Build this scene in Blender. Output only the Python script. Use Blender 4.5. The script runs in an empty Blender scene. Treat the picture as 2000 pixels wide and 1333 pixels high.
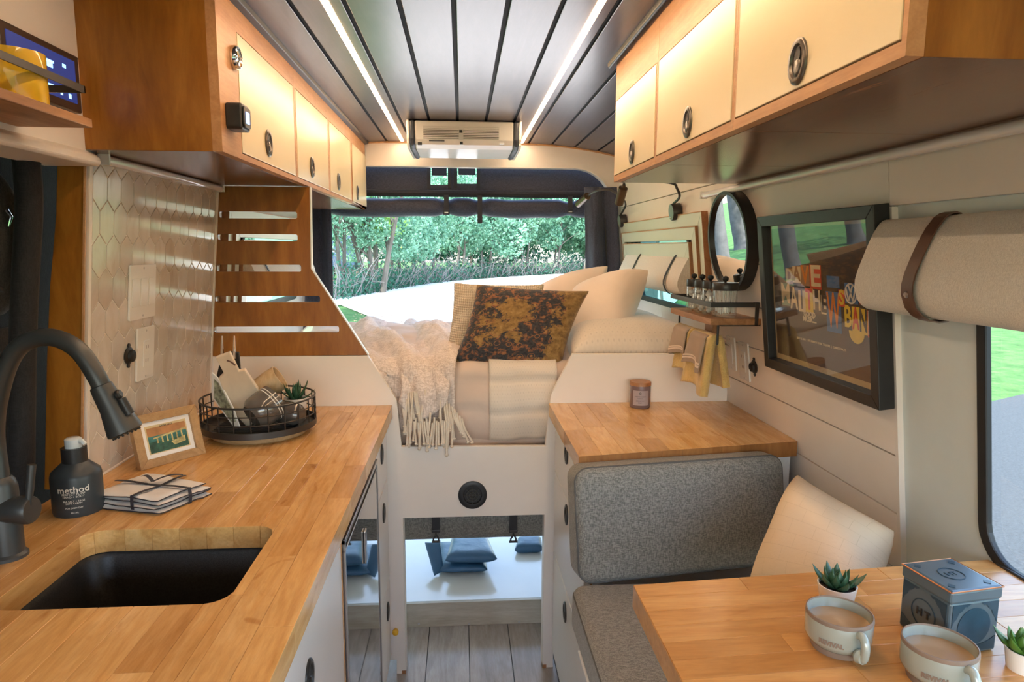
import bpy, bmesh, math, random
from mathutils import Vector, Matrix, noise
import numpy as np
random.seed(7)
PI = math.pi
S = bpy.context.scene
COL = S.collection

# ------------------------------------------------------------------ camera
CH, CF, CPIT, CYAW, CROL = 1.3961, 1302.79, .1381, .075, -.0047
_cy, _sy, _cp, _sp, _cr, _sr = math.cos(CYAW), math.sin(CYAW), math.cos(CPIT), math.sin(CPIT), math.cos(CROL), math.sin(CROL)
_r = Vector((_cy, -_sy, 0)); _d = Vector((_sy*_cp, _cy*_cp, -_sp)); _u = _r.cross(_d)
CR = _r*_cr - _u*_sr; CU = _r*_sr + _u*_cr; CO = Vector((0, 0, CH))
cam = bpy.data.cameras.new('camera'); cam.lens = CF/2000*36; cam.sensor_width = 36; cam.clip_start = .02; cam.clip_end = 500
camo = bpy.data.objects.new('camera', cam); COL.objects.link(camo)
camo.matrix_world = Matrix(((CR.x, CU.x, -_d.x, 0), (CR.y, CU.y, -_d.y, 0), (CR.z, CU.z, -_d.z, CH), (0, 0, 0, 1)))
S.camera = camo

# ------------------------------------------------------------------ light and exposure
W = bpy.data.worlds.new('sky'); S.world = W; W.use_nodes = True
wn = W.node_tree.nodes; wn.clear()
sky = wn.new('ShaderNodeTexSky'); sky.sky_type = 'NISHITA'; sky.sun_disc = False
sky.sun_elevation = math.radians(52); sky.sun_rotation = math.radians(215); sky.air_density = 1.2; sky.dust_density = 2.0
bg = wn.new('ShaderNodeBackground'); bg.inputs[1].default_value = .74
wo = wn.new('ShaderNodeOutputWorld')
W.node_tree.links.new(sky.outputs[0], bg.inputs[0]); W.node_tree.links.new(bg.outputs[0], wo.inputs[0])
sun = bpy.data.lights.new('sun', 'SUN'); sun.energy = 8.0; sun.angle = math.radians(.6); sun.color = (1, .95, .86)
suno = bpy.data.objects.new('sun', sun); COL.objects.link(suno)
suno.rotation_euler = Vector((.42, .62, -1.0)).to_track_quat('-Z', 'Y').to_euler()
LED_WARM = (1.0, .59, .27); LED_STRENGTH = 27.0
S.view_settings.view_transform = 'Standard'; S.view_settings.look = 'None'
S.view_settings.exposure = .85; S.view_settings.gamma = 1; S.view_settings.use_curve_mapping = False
S.cycles.use_denoising = True; S.cycles.max_bounces = 8; S.cycles.diffuse_bounces = 5; S.cycles.glossy_bounces = 4
S.cycles.transparent_max_bounces = 12; S.cycles.sample_clamp_indirect = 6; S.cycles.caustics_reflective = False; S.cycles.caustics_refractive = False

# ------------------------------------------------------------------ planes of the place
def hit(px, py, n, c):
    v = _d*CF + CR*(px-1000) - CU*(py-666.5)
    return CO + v*((c - n.dot(CO))/n.dot(v))
NX, NY, NZ = Vector((1, 0, 0)), Vector((0, 1, 0)), Vector((0, 0, 1))
def P(px, py, x=None, y=None, z=None):
    if x is not None: return hit(px, py, NX, x)
    if y is not None: return hit(px, py, NY, y)
    return hit(px, py, NZ, z)
NR = Vector((1, 0, .115)); CRW = .856+.115*.91
NL = Vector((1, 0, -.09)); CLW = -.779-.09*.91
def PR(px, py, off=0): return hit(px, py, NR, CRW-off)     # on the right wall, off metres in front of it
def PL(px, py, off=0): return hit(px, py, NL, CLW+off)
def xr(z): return CRW-.115*z
def xl(z): return CLW+.09*z
UR = Vector((-.115, 0, 1)).normalized(); NRn = Vector((-1, 0, -.115)).normalized()   # up along / out of the right wall
UL = Vector((.09, 0, 1)).normalized(); NLn = Vector((1, 0, -.09)).normalized()

# ------------------------------------------------------------------ materials
MATS = {}
def base(name):
    m = bpy.data.materials.new(name); m.use_nodes = True
    nt = m.node_tree; b = nt.nodes['Principled BSDF']
    return m, nt, b
def ramp(nt, fac, stops, interp='LINEAR'):
    r = nt.nodes.new('ShaderNodeValToRGB'); r.color_ramp.interpolation = interp
    e = r.color_ramp.elements
    e[0].position, e[0].color = stops[0][0], (*stops[0][1], 1)
    e[1].position, e[1].color = stops[-1][0], (*stops[-1][1], 1)
    for p, c in stops[1:-1]:
        k = e.new(p); k.color = (*c, 1)
    nt.links.new(fac, r.inputs[0]); return r.outputs[0]
def coords(nt, scale=(1, 1, 1), kind='Object', rnd=True, rot=(0, 0, 0)):
    t = nt.nodes.new('ShaderNodeTexCoord'); mp = nt.nodes.new('ShaderNodeMapping')
    mp.inputs['Scale'].default_value = scale; mp.inputs['Rotation'].default_value = rot
    nt.links.new(t.outputs[kind], mp.inputs[0])
    if rnd:
        oi = nt.nodes.new('ShaderNodeObjectInfo'); k = nt.nodes.new('ShaderNodeMath'); k.operation = 'MULTIPLY'; k.inputs[1].default_value = 37.0
        nt.links.new(oi.outputs['Random'], k.inputs[0])
        cb = nt.nodes.new('ShaderNodeCombineXYZ')
        for i in range(3): nt.links.new(k.outputs[0], cb.inputs[i])
        nt.links.new(cb.outputs[0], mp.inputs['Location'])
    return mp.outputs[0]
def noi(nt, vec, scale, detail=4, rough=.55, dist=0):
    n = nt.nodes.new('ShaderNodeTexNoise'); n.inputs['Scale'].default_value = scale; n.inputs['Detail'].default_value = detail
    n.inputs['Roughness'].default_value = rough; n.inputs['Distortion'].default_value = dist
    if vec: nt.links.new(vec, n.inputs['Vector'])
    return n.outputs['Fac']
def mixc(nt, f, a, b, mode='MIX'):
    m = nt.nodes.new('ShaderNodeMix'); m.data_type = 'RGBA'; m.blend_type = mode
    for i, v in ((0, f), (6, a), (7, b)):
        if isinstance(v, (int, float)): m.inputs[i].default_value = v
        elif isinstance(v, tuple): m.inputs[i].default_value = (*v, 1)
        else: nt.links.new(v, m.inputs[i])
    return m.outputs[2]
def bump(nt, b, h, strength=.3, dist=.002):
    k = nt.nodes.new('ShaderNodeBump'); k.inputs['Strength'].default_value = strength; k.inputs['Distance'].default_value = dist
    nt.links.new(h, k.inputs['Height']); nt.links.new(k.outputs[0], b.inputs['Normal'])
def plain(name, c, rough=.5, metal=0, var=.06, scale=14, bs=0, coat=0, spec=.5, sheen=0, stretch=(1, 1, 1), bd=.001, bscale=None):
    if name in MATS: return MATS[name]
    m, nt, b = base(name)
    v = coords(nt, stretch)
    n = noi(nt, v, scale)
    lo = tuple(max(0, x*(1-var)) for x in c); hi = tuple(min(1, x*(1+var)) for x in c)
    nt.links.new(ramp(nt, n, [(.3, lo), (.7, hi)]), b.inputs['Base Color'])
    b.inputs['Roughness'].default_value = rough; b.inputs['Metallic'].default_value = metal
    b.inputs['Coat Weight'].default_value = coat; b.inputs['Specular IOR Level'].default_value = spec
    if sheen: b.inputs['Sheen Weight'].default_value = sheen
    if bs: bump(nt, b, noi(nt, v, bscale or scale*8, 3), bs, bd)
    MATS[name] = m; return m
def woodm(name, cols, axis='y', rough=.4, scale=9, stretch=9, vary=.25, coat=0, knots=0, kind='Object'):
    """grain along axis; a tone of its own for every object"""
    if name in MATS: return MATS[name]
    m, nt, b = base(name)
    sc = [stretch]*3; sc['xyz'.index(axis)] = 1
    v = coords(nt, tuple(sc))
    n1 = noi(nt, v, scale*.35, 5, .6, 1.2); n2 = noi(nt, v, scale*2.2, 4, .7)
    v2 = coords(nt, (1, 1, 1)); n3 = noi(nt, v2, 7, 3, .5, .6)
    c = ramp(nt, n1, [(.25, cols[0]), (.5, cols[1]), (.75, cols[2])])
    g = ramp(nt, n2, [(.35, (.78, .74, .70)), (.6, (1, 1, 1))])
    c = mixc(nt, .55, c, g, 'MULTIPLY')
    bl = ramp(nt, n3, [(.3, (.84, .80, .76)), (.6, (1.0, 1.0, 1.0))])
    c = mixc(nt, .6, c, bl, 'MULTIPLY')
    oi = nt.nodes.new('ShaderNodeObjectInfo')
    t = ramp(nt, oi.outputs['Random'], [(0, (1-vary, 1-vary*1.35, 1-vary*1.7)), (.5, (1, 1, 1)), (1, (1, 1, 1))])
    c = mixc(nt, 1.0, c, t, 'MULTIPLY')
    if knots:
        vk = coords(nt, tuple(2.2 if a != axis else 1 for a in 'xyz'))
        nk = noi(nt, vk, 6.5, 2, .5, 1.5)
        k = ramp(nt, nk, [(0, (.50, .30, .16)), (.27, (.62, .42, .26)), (.34, (1, 1, 1))])
        c = mixc(nt, knots, c, k, 'MULTIPLY')
    nt.links.new(c, b.inputs['Base Color'])
    b.inputs['Roughness'].default_value = rough; b.inputs['Coat Weight'].default_value = coat; b.inputs['Coat Roughness'].default_value = .15
    bump(nt, b, n2, .08, .001)
    MATS[name] = m; return m
def fabric(name, c1, c2, weave=900, rough=.9, bs=.35, patt=None, sheen=.2, slub=40):
    if name in MATS: return MATS[name]
    m, nt, b = base(name)
    v = coords(nt, rnd=False)
    vx = coords(nt, (1, 6, 6), rnd=False); vz = coords(nt, (6, 6, 1), rnd=False)
    a = noi(nt, vx, weave/6, 2, .6); d = noi(nt, vz, weave/6, 2, .6)
    ad = nt.nodes.new('ShaderNodeMath'); ad.operation = 'ADD'; nt.links.new(a, ad.inputs[0]); nt.links.new(d, ad.inputs[1])
    hf = nt.nodes.new('ShaderNodeMath'); hf.operation = 'MULTIPLY'; hf.inputs[1].default_value = .5; nt.links.new(ad.outputs[0], hf.inputs[0])
    c = ramp(nt, hf.outputs[0], [(.42, c1), (.58, c2)])
    nt.links.new(c, b.inputs['Base Color']); b.inputs['Roughness'].default_value = rough
    b.inputs['Sheen Weight'].default_value = sheen
    bump(nt, b, hf.outputs[0], bs, .002)
    MATS[name] = m; return m
def emis(name, c, s):
    if name in MATS: return MATS[name]
    m, nt, b = base(name)
    b.inputs['Base Color'].default_value = (*c, 1); b.inputs['Emission Color'].default_value = (*c, 1); b.inputs['Emission Strength'].default_value = s
    MATS[name] = m; return m
def glass(name, tint=(1, 1, 1), ior=1.5):
    if name in MATS: return MATS[name]
    m, nt, b = base(name); nt.nodes.remove(b)
    o = nt.nodes['Material Output']
    t = nt.nodes.new('ShaderNodeBsdfTransparent'); t.inputs[0].default_value = (*tint, 1)
    g = nt.nodes.new('ShaderNodeBsdfGlossy'); g.inputs['Roughness'].default_value = .01
    f = nt.nodes.new('ShaderNodeFresnel'); f.inputs[0].default_value = ior
    x = nt.nodes.new('ShaderNodeMixShader')
    ge = nt.nodes.new('ShaderNodeNewGeometry'); mi_ = nt.nodes.new('ShaderNodeMix'); mi_.inputs[2].default_value = ior; mi_.inputs[3].default_value = 1/ior
    nt.links.new(ge.outputs['Backfacing'], mi_.inputs[0]); nt.links.new(mi_.outputs[0], f.inputs[0])
    nt.links.new(f.outputs[0], x.inputs[0]); nt.links.new(t.outputs[0], x.inputs[1]); nt.links.new(g.outputs[0], x.inputs[2]); nt.links.new(x.outputs[0], o.inputs[0])
    MATS[name] = m; return m

m_white = plain('painted_white', (.83, .77, .71), .42, var=.03, scale=5)
m_white2 = plain('laminate_white', (.78, .76, .73), .33, var=.02, scale=4)
m_ship = plain('shiplap_white', (.84, .77, .70), .38, var=.04, scale=4, bs=.08, bscale=60)
m_cream = plain('cream_laminate', (.82, .69, .44), .26, var=.02, scale=4)
m_cherry = woodm('stained_plywood', ((.22, .075, .008), (.34, .13, .016), (.46, .20, .032)), 'z', .32, 8, 5, .06)
m_plyedge = woodm('plywood_frame', ((.50, .25, .10), (.58, .31, .14), (.66, .38, .18)), 'y', .4, 10, 8, .12)
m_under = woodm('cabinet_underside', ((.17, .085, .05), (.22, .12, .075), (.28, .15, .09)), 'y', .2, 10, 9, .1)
m_birch = woodm('butcher_birch', ((.62, .32, .10), (.76, .44, .165), (.85, .55, .25)), 'y', .27, 10, 8, .22, .25, .55)
m_birchx = woodm('butcher_birch_across', ((.54, .245, .065), (.66, .33, .105), (.74, .41, .15)), 'x', .3, 10, 8, .22, .2, .5)
m_end = woodm('birch_end_grain', ((.26, .10, .025), (.34, .145, .04), (.42, .19, .06)), 'z', .4, 12, 5, .3)
m_ceil = woodm('ceiling_stain_sheen', ((.040, .031, .052), (.056, .044, .072), (.080, .062, .088)), 'y', .30, 8, 8, .15, .12)  # dark stain with the purplish-blue sheen put into the base colour
m_floor = woodm('floor_plank_grey', ((.30, .28, .28), (.40, .38, .38), (.50, .48, .47)), 'y', .26, 8, 8, .2)
m_walnut = woodm('walnut_shelf', ((.26, .12, .045), (.40, .20, .085), (.52, .29, .14)), 'y', .45, 14, 7, .1)
m_oak = woodm('oak_frame', ((.36, .22, .10), (.45, .29, .14), (.52, .35, .18)), 'x', .5, 14, 9, .1)
m_brown = woodm('trim_wood', ((.30, .13, .05), (.38, .18, .08), (.45, .23, .11)), 'y', .45, 12, 8, .1)
m_lip = woodm('white_oak_lip', ((.42, .38, .31), (.52, .48, .41), (.60, .56, .50)), 'x', .45, 8, 7, .1)
m_black = plain('black_matte', (.018, .018, .020), .42, var=.2, scale=30, bs=.1)
m_blackm = plain('black_metal', (.022, .021, .022), .38, var=.2, scale=20, spec=.6)
m_faucet = plain('faucet_black', (.030, .034, .038), .40, var=.1, scale=20, spec=.7)
m_rubber = plain('black_rubber', (.012, .012, .013), .55, var=.2)
m_gap = plain('gap_black', (.008, .010, .016), .7, var=.2, spec=.2)
m_chrome = plain('chrome', (.8, .8, .8), .08, 1, var=.02)
m_steel = plain('brushed_steel', (.55, .55, .56), .3, 1, var=.05)
m_pull = plain('pull_grey', (.12, .105, .09), .3, .6, var=.1)
m_pulld = plain('pull_dark', (.03, .028, .026), .35, .2, var=.1)
m_navy = fabric('navy_canvas', (.026, .031, .056), (.055, .064, .105), 500, .75, .5)
m_navy2 = plain('navy_webbing', (.025, .027, .04), .6, var=.2)
m_blackf = fabric('black_fabric', (.006, .006, .008), (.016, .016, .02), 500, .8, .5, sheen=.05)
m_grayf = fabric('dark_padded_fabric', (.035, .028, .024), (.06, .05, .045), 400, .8, .4, sheen=.05)
m_gcush = fabric('grey_upholstery', (.125, .120, .108), (.285, .27, .24), 560, .9, .6)
m_linen = fabric('linen', (.60, .56, .50), (.74, .70, .63), 700, .9, .4)
m_duvet = plain('duvet_cotton', (.62, .50, .42), .85, var=.06, scale=6, bs=.2, bscale=40, bd=.004, sheen=.2)
m_sheet = plain('pillow_cotton', (.78, .65, .55), .85, var=.05, scale=5, bs=.2, bscale=24, bd=.006, sheen=.2)
m_glass = glass('window_glass', (.93, .97, .96)); m_pglass = glass('picture_glass', (1, 1, 1), 1.6); m_jar = glass('jar_glass', (.97, .98, .98), 1.5)
m_mirror = plain('mirror_silver', (.9, .92, .92), .005, 1, var=0)
m_leather = plain('brown_leather', (.10, .045, .028), .4, var=.15, scale=30, bs=.2)
m_blue = plain('blue_vinyl', (.045, .13, .25), .38, var=.15, scale=8, bs=.4, bscale=14, bd=.01)
m_grout = plain('grout', (.92, .87, .80), .8, var=.04)
m_ink = plain('black_ink', (.02, .02, .02), .6, var=0)
m_wink = plain('white_ink', (.75, .75, .72), .6, var=0)
m_soil = plain('potting_soil', (.03, .018, .01), .9, var=.3, scale=60, bs=.5)
m_plastic = plain('white_plastic', (.84, .83, .81), .25, var=.02)

# ------------------------------------------------------------------ mesh building
class MB:
    def __init__(s): s.v = []; s.f = []; s.uv = {}
    def add(s, vs, fs):
        k = len(s.v); s.v += [Vector(a) for a in vs]; s.f += [tuple(i+k for i in f) for f in fs]; return s
    def box(s, a, b):
        x0, x1 = sorted((a[0], b[0])); y0, y1 = sorted((a[1], b[1])); z0, z1 = sorted((a[2], b[2]))
        return s.add([(x0, y0, z0), (x1, y0, z0), (x1, y1, z0), (x0, y1, z0), (x0, y0, z1), (x1, y0, z1), (x1, y1, z1), (x0, y1, z1)],
                     [(0, 3, 2, 1), (4, 5, 6, 7), (0, 1, 5, 4), (1, 2, 6, 5), (2, 3, 7, 6), (3, 0, 4, 7)])
    def obox(s, o, u, v, w):
        """box from corner o with edge vectors"""
        o, u, v, w = map(Vector, (o, u, v, w)); c = [o, o+u, o+u+v, o+v]
        fs = [(0, 3, 2, 1), (4, 5, 6, 7), (0, 1, 5, 4), (1, 2, 6, 5), (2, 3, 7, 6), (3, 0, 4, 7)]
        if u.cross(v).dot(w) < 0: fs = [f[::-1] for f in fs]
        return s.add(c+[p+w for p in c], fs)
    def prism(s, poly, w):
        """closed 3-D polygon extruded by w"""
        poly = [Vector(p) for p in poly]; w = Vector(w); n = len(poly)
        nn = sum((poly[i].cross(poly[(i+1) % n]) for i in range(n)), Vector())
        if nn.dot(w) < 0: poly = poly[::-1]
        return s.add(poly+[p+w for p in poly], [tuple(range(n))[::-1], tuple(range(n, 2*n))]+[(i, (i+1) % n, (i+1) % n+n, i+n) for i in range(n)])
    def tube(s, path, r, seg=10, cap=True, flat=None):
        path = [Vector(p) for p in path]; n = len(path); k = len(s.v)
        rs = r if isinstance(r, (list, tuple)) else [r]*n
        prev = None
        for i, p in enumerate(path):
            t = (path[min(i+1, n-1)]-path[max(i-1, 0)])
            if t.length < 1e-9: t = Vector((0, 0, 1))
            t.normalize()
            if prev is None:
                a = Vector((0, 0, 1)) if abs(t.z) < .9 else Vector((1, 0, 0))
                prev = (a - t*a.dot(t)).normalized()
            else:
                prev = (prev - t*prev.dot(t)); prev = prev.normalized() if prev.length > 1e-6 else t.orthogonal().normalized()
            b = t.cross(prev)
            for j in range(seg):
                q = 2*PI*j/seg
                s.v.append(p + (prev*math.cos(q) + b*math.sin(q)*(flat or 1))*rs[i])
        for i in range(n-1):
            for j in range(seg):
                s.f.append((k+i*seg+j, k+i*seg+(j+1) % seg, k+(i+1)*seg+(j+1) % seg, k+(i+1)*seg+j))
        if cap:
            s.f.append(tuple(k+j for j in range(seg))[::-1]); s.f.append(tuple(k+(n-1)*seg+j for j in range(seg)))
        return s
    def lathe(s, prof, c=(0, 0, 0), ax=(0, 0, 1), seg=28, closed=False):
        """profile of (radius, height) about axis"""
        c = Vector(c); ax = Vector(ax).normalized(); a = ax.orthogonal().normalized(); b = ax.cross(a); k = len(s.v); n = len(prof)
        for r, h in prof:
            for j in range(seg):
                q = 2*PI*j/seg; s.v.append(c+ax*h+(a*math.cos(q)+b*math.sin(q))*max(r, 1e-5))
        for i in range(n-1 if not closed else n):
            i2 = (i+1) % n
            for j in range(seg):
                s.f.append((k+i*seg+j, k+i*seg+(j+1) % seg, k+i2*seg+(j+1) % seg, k+i2*seg+j))
        if not closed:
            if prof[0][0] > 1e-4: s.f.append(tuple(k+j for j in range(seg))[::-1])
            if prof[-1][0] > 1e-4: s.f.append(tuple(k+(n-1)*seg+j for j in range(seg)))
        return s
    def grid(s, fn, nu, nv, wrapu=False, flip=False):
        k = len(s.v)
        for i in range(nu+1):
            for j in range(nv+1): s.uv[len(s.v)] = (i/nu, j/nv); s.v.append(Vector(fn(i/nu, j/nv)))
        for i in range(nu):
            for j in range(nv):
                a = k+i*(nv+1)+j; q = (a, a+nv+1, a+nv+2, a+1)
                s.f.append(q[::-1] if flip else q)
        return s
    def ring(s, c, n, r0, r1, h, seg=32):
        """flat washer from c along n"""
        return s.lathe([(r0, 0), (r1, 0), (r1, h), (r0, h)], c, n, seg, True)
WM = {}
def obj(name, mb, mat, parent=None, smooth=False, bevel=0, kind=None, sub=0, solid=0, bseg=2, ang=40, local=False):
    me = bpy.data.meshes.new(name)
    inv = WM[parent].inverted() if (parent is not None and not local) else Matrix()
    me.from_pydata([tuple(inv @ v) for v in mb.v], [], mb.f)
    if mb.uv:
        uvl = me.uv_layers.new(name='UVMap')
        for l in me.loops: uvl.data[l.index].uv = mb.uv.get(l.vertex_index, (0, 0))
    me.validate(); me.update()
    for m in (mat if isinstance(mat, (list, tuple)) else [mat]): me.materials.append(m)
    if smooth:
        for p in me.polygons: p.use_smooth = True
        if ang:
            try: me.set_sharp_from_angle(angle=math.radians(ang))
            except Exception: pass
    o = bpy.data.objects.new(name, me); COL.objects.link(o)
    if parent is not None: o.parent = parent
    WM[o] = WM[parent].copy() if parent is not None else Matrix()
    if solid:
        d = o.modifiers.new('solid', 'SOLIDIFY'); d.thickness = solid; d.offset = 0
    if sub:
        d = o.modifiers.new('sub', 'SUBSURF'); d.levels = sub; d.render_levels = sub
    if bevel:
        d = o.modifiers.new('bevel', 'BEVEL'); d.width = bevel; d.segments = bseg; d.limit_method = 'ANGLE'; d.angle_limit = math.radians(35)
    if kind: o['kind'] = kind
    return o
def thing(name, label, cat, loc=(0, 0, 0), rotz=0, group=None):
    o = bpy.data.objects.new(name, None); COL.objects.link(o); o.empty_display_size = .05
    o.location = loc; o.rotation_euler = (0, 0, rotz)
    WM[o] = Matrix.Translation(Vector(loc)) @ Matrix.Rotation(rotz, 4, 'Z')
    o['label'] = label; o['category'] = cat
    if group: o['group'] = group
    return o
def struct(name, loc=(0, 0, 0)):
    o = bpy.data.objects.new(name, None); COL.objects.link(o); o.location = loc; WM[o] = Matrix.Translation(Vector(loc)); o['kind'] = 'structure'; return o
def tag(o, label, cat, group=None):
    o['label'] = label; o['category'] = cat
    if group: o['group'] = group
    return o
def origin(o, c):
    """move a mesh object's own origin to c without moving its shape"""
    c = Vector(c); o.data.transform(Matrix.Translation(-c)); o.location = c; WM[o] = Matrix.Translation(c); return o
def dup(root, loc, rotz=None, label=None, name=None):
    r = root.copy(); COL.objects.link(r); r.location = loc
    if rotz is not None: r.rotation_euler = (0, 0, rotz)
    if label: r['label'] = label
    for ch in list(root.children):
        c = ch.copy(); COL.objects.link(c); c.parent = r
        for g in ch.children:
            e = g.copy(); COL.objects.link(e); e.parent = c
    return r
def text(s, size, o, u, v, mat, parent, name='lettering', align='CENTER', depth=.0006, bold=0):
    """lettering lying in the plane of u (reading direction) and v (up) at o"""
    cu = bpy.data.curves.new('txt', 'FONT'); cu.body = s; cu.size = size; cu.align_x = align; cu.align_y = 'CENTER'; cu.extrude = depth/2; cu.offset = bold; cu.resolution_u = 2
    to = bpy.data.objects.new('txt', cu); COL.objects.link(to)
    me = bpy.data.meshes.new_from_object(to); bpy.data.objects.remove(to); bpy.data.curves.remove(cu)
    u = Vector(u).normalized(); v = Vector(v).normalized(); w = u.cross(v); o = Vector(o)
    M = Matrix(((u.x, v.x, w.x, o.x), (u.y, v.y, w.y, o.y), (u.z, v.z, w.z, o.z), (0, 0, 0, 1)))
    inv = WM[parent].inverted() if parent else Matrix()
    me.transform(inv @ M); me.materials.clear(); me.materials.append(mat)
    ob = bpy.data.objects.new(name, me); COL.objects.link(ob); ob.parent = parent; WM[ob] = WM[parent].copy()
    return ob
def bez(pts, n=12):
    """Catmull-Rom through pts"""
    pts = [Vector(p) for p in pts]; q = [pts[0]*2-pts[1]]+pts+[pts[-1]*2-pts[-2]]; out = []
    for i in range(1, len(q)-2):
        for k in range(n):
            t = k/n; a, b, c, d = q[i-1], q[i], q[i+1], q[i+2]
            out.append(.5*((2*b)+(c-a)*t+(2*a-5*b+4*c-d)*t*t+(-a+3*b-3*c+d)*t**3))
    return out+[pts[-1]]
def fn(p, s=1, k=3): return noise.fractal(Vector(p)*s, 1.0, 2.0, k)
def rrect(x0, x1, y0, y1, r, n=5):
    out = []
    for cx, cy, a in ((x1-r, y1-r, 0), (x0+r, y1-r, 90), (x0+r, y0+r, 180), (x1-r, y0+r, 270)):
        for i in range(n+1):
            q = math.radians(a+90*i/n); out.append((cx+r*math.cos(q), cy+r*math.sin(q)))
    return out
def holed(outer, holes, thick, to3):
    """flat panel with holes; outer and holes are 2-D loops, to3 maps (a, b) to 3-D, thick is a 3-D vector"""
    bm = bmesh.new(); edges = []
    for loop in [outer]+holes:
        vs = [bm.verts.new((a, b, 0)) for a, b in loop]
        for i in range(len(vs)): edges.append(bm.edges.new((vs[i], vs[(i+1) % len(vs)])))
    bmesh.ops.triangle_fill(bm, use_beauty=True, use_dissolve=False, edges=edges, normal=(0, 0, 1))
    bm.verts.index_update(); n = len(bm.verts)
    V0 = [Vector(to3(v.co.x, v.co.y)) for v in bm.verts]; T = Vector(thick)
    mb = MB(); fs = [tuple(v.index for v in f.verts) for f in bm.faces]
    sides = []
    for e in bm.edges:
        if len(e.link_faces) == 1: sides.append((e.verts[0].index, e.verts[1].index, e.verts[1].index+n, e.verts[0].index+n))
    mb.add(V0+[v+T for v in V0], fs+[tuple(i+n for i in f)[::-1] for f in fs]+sides)
    bm.free()
    b2 = bmesh.new(); vv = [b2.verts.new(v) for v in mb.v]
    for f in mb.f:
        try: b2.faces.new([vv[i] for i in f])
        except ValueError: pass
    bmesh.ops.recalc_face_normals(b2, faces=b2.faces); b2.verts.index_update()
    out = MB(); out.add([v.co.copy() for v in b2.verts], [tuple(v.index for v in f.verts) for f in b2.faces]); b2.free()
    return out

# ================================================================== the setting
YB, XL, XR, ZC, ZU, YE, YN = 2.054, -.219, .285, .91, 1.575, 3.28, -1.1
def zc(x): return 1.893 - .05*max(0, (abs(x)-.3)/.45)**2
# floor
fl = struct('floor')
obj('subfloor', MB().box((-.95, YN, -.06), (.98, YE+.05, -.006)), m_black, fl)
fx = P(917, 1300, z=0).x
for i in range(-3, 4):
    x0 = fx+i*.145; ys = [YN, .1+.3*(i % 2), 1.34+.22*(i % 3), 2.35]
    for a, b in zip(ys, ys[1:]): obj('plank', MB().box((x0+.0012, a+.001, -.006), (x0+.1438, b-.001, 0)), m_floor, fl, bevel=.0008)
obj('plank', MB().box((-.9, YN, -.006), (fx-3*.145-.002, 2.3, 0)), m_floor, fl); obj('plank', MB().box((fx+4*.145+.002, YN, -.006), (.93, 2.3, 0)), m_floor, fl)
# ceiling
ce = struct('ceiling')
obj('backing', MB().box((-.98, YN, 1.925), (.98, YE+.06, 1.97)), m_gap, ce)
for i in range(-5, 13):
    x0 = -.46+.1115*i+.005; x1 = x0+.1015
    if x1 > .93 or x0 < -.93: continue
    z0, z1 = zc(x0), zc(x1)
    for a, b in ((YN, YE-.004),):
        obj('plank', MB().prism([(x0, a, z0), (x1, a, z1), (x1, a, z1+.013), (x0, a, z0+.013)], (0, b-a, 0)), m_ceil, ce, bevel=.0015)
        obj('gap_strip', MB().prism([(x1, a, z1+.006), (x1+.0105, a, zc(x1+.01)+.006), (x1+.0105, a, z1+.05), (x1, a, z1+.05)], (0, b-a, 0)), m_gap, ce)
obj('end_bead', MB().tube([(x, YE-.006, zc(x)-.001) for x in np.linspace(-.9, .9, 31)], .006, 6), m_plyedge, ce)
# rear wall with its arched door opening
wr_ = struct('wall_rear')
hole = rrect(-.80, .738, .02, 1.779, .19, 8)
obj('header', holed([(-.98, .0), (.98, .0), (.98, 1.93), (-.98, 1.93)], [hole], (0, .05, 0), lambda a, b: (a, YE, b)), m_white, wr_, bevel=.004)
# cab end: unseen wall added to cut front fill, windscreen light comes in between
wf_ = struct('unseen_front_wall')
obj('fill_cut_panel', holed([(-.98, 0), (.98, 0), (.98, 1.93), (-.98, 1.93)], [rrect(-.78, .78, .85, 1.62, .08)], (0, -.03, 0), lambda a, b: (a, YN, b)), m_grayf, wf_)
# left wall
wl_ = struct('wall_left')
def wallpanel(side, y0, y1, z0, z1, off=0, th=.03, holes=()):
    f = (lambda a, b: (xr(b)-off, a, b)) if side > 0 else (lambda a, b: (xl(b)+off, a, b))
    return holed([(y0, z0), (y1, z0), (y1, z1), (y0, z1)], list(holes), (side*th, 0, 0), f)
WH = rrect(2.30, 3.12, 1.165, 1.46, .05)
obj('panel', wallpanel(-1, 1.372, YE, 0, 1.93, 0, .03, [WH]), m_white, wl_)
obj('panel', wallpanel(-1, YN, .2, 0, 1.93, -.03, .03), m_white, wl_)
# stained jamb board where the tiled wall ends, seen edge-on
jz0, jz1 = ZC, P(120, 318, y=1.372).z
pj = [P(168, 322, y=1.372), P(115, 318, y=1.372), P(113, 420, y=1.372), P(101, 560, y=1.372), P(95, 700, y=1.372), P(90, 955, y=1.372), P(161, 960, y=1.372)]
obj('jamb_board', MB().prism([p-Vector((0, .006, 0)) for p in pj], (0, .0055, 0)), m_cherry, wl_, bevel=.001)
e0, e1 = P(169, 320, y=1.365), P(162, 955, y=1.365)
obj('jamb_edge', MB().prism([e0, e1, e1+Vector((-.004, 0, 0)), e0+Vector((-.004, 0, 0))], (0, -.003, 0)), m_plyedge, wl_)
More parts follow.
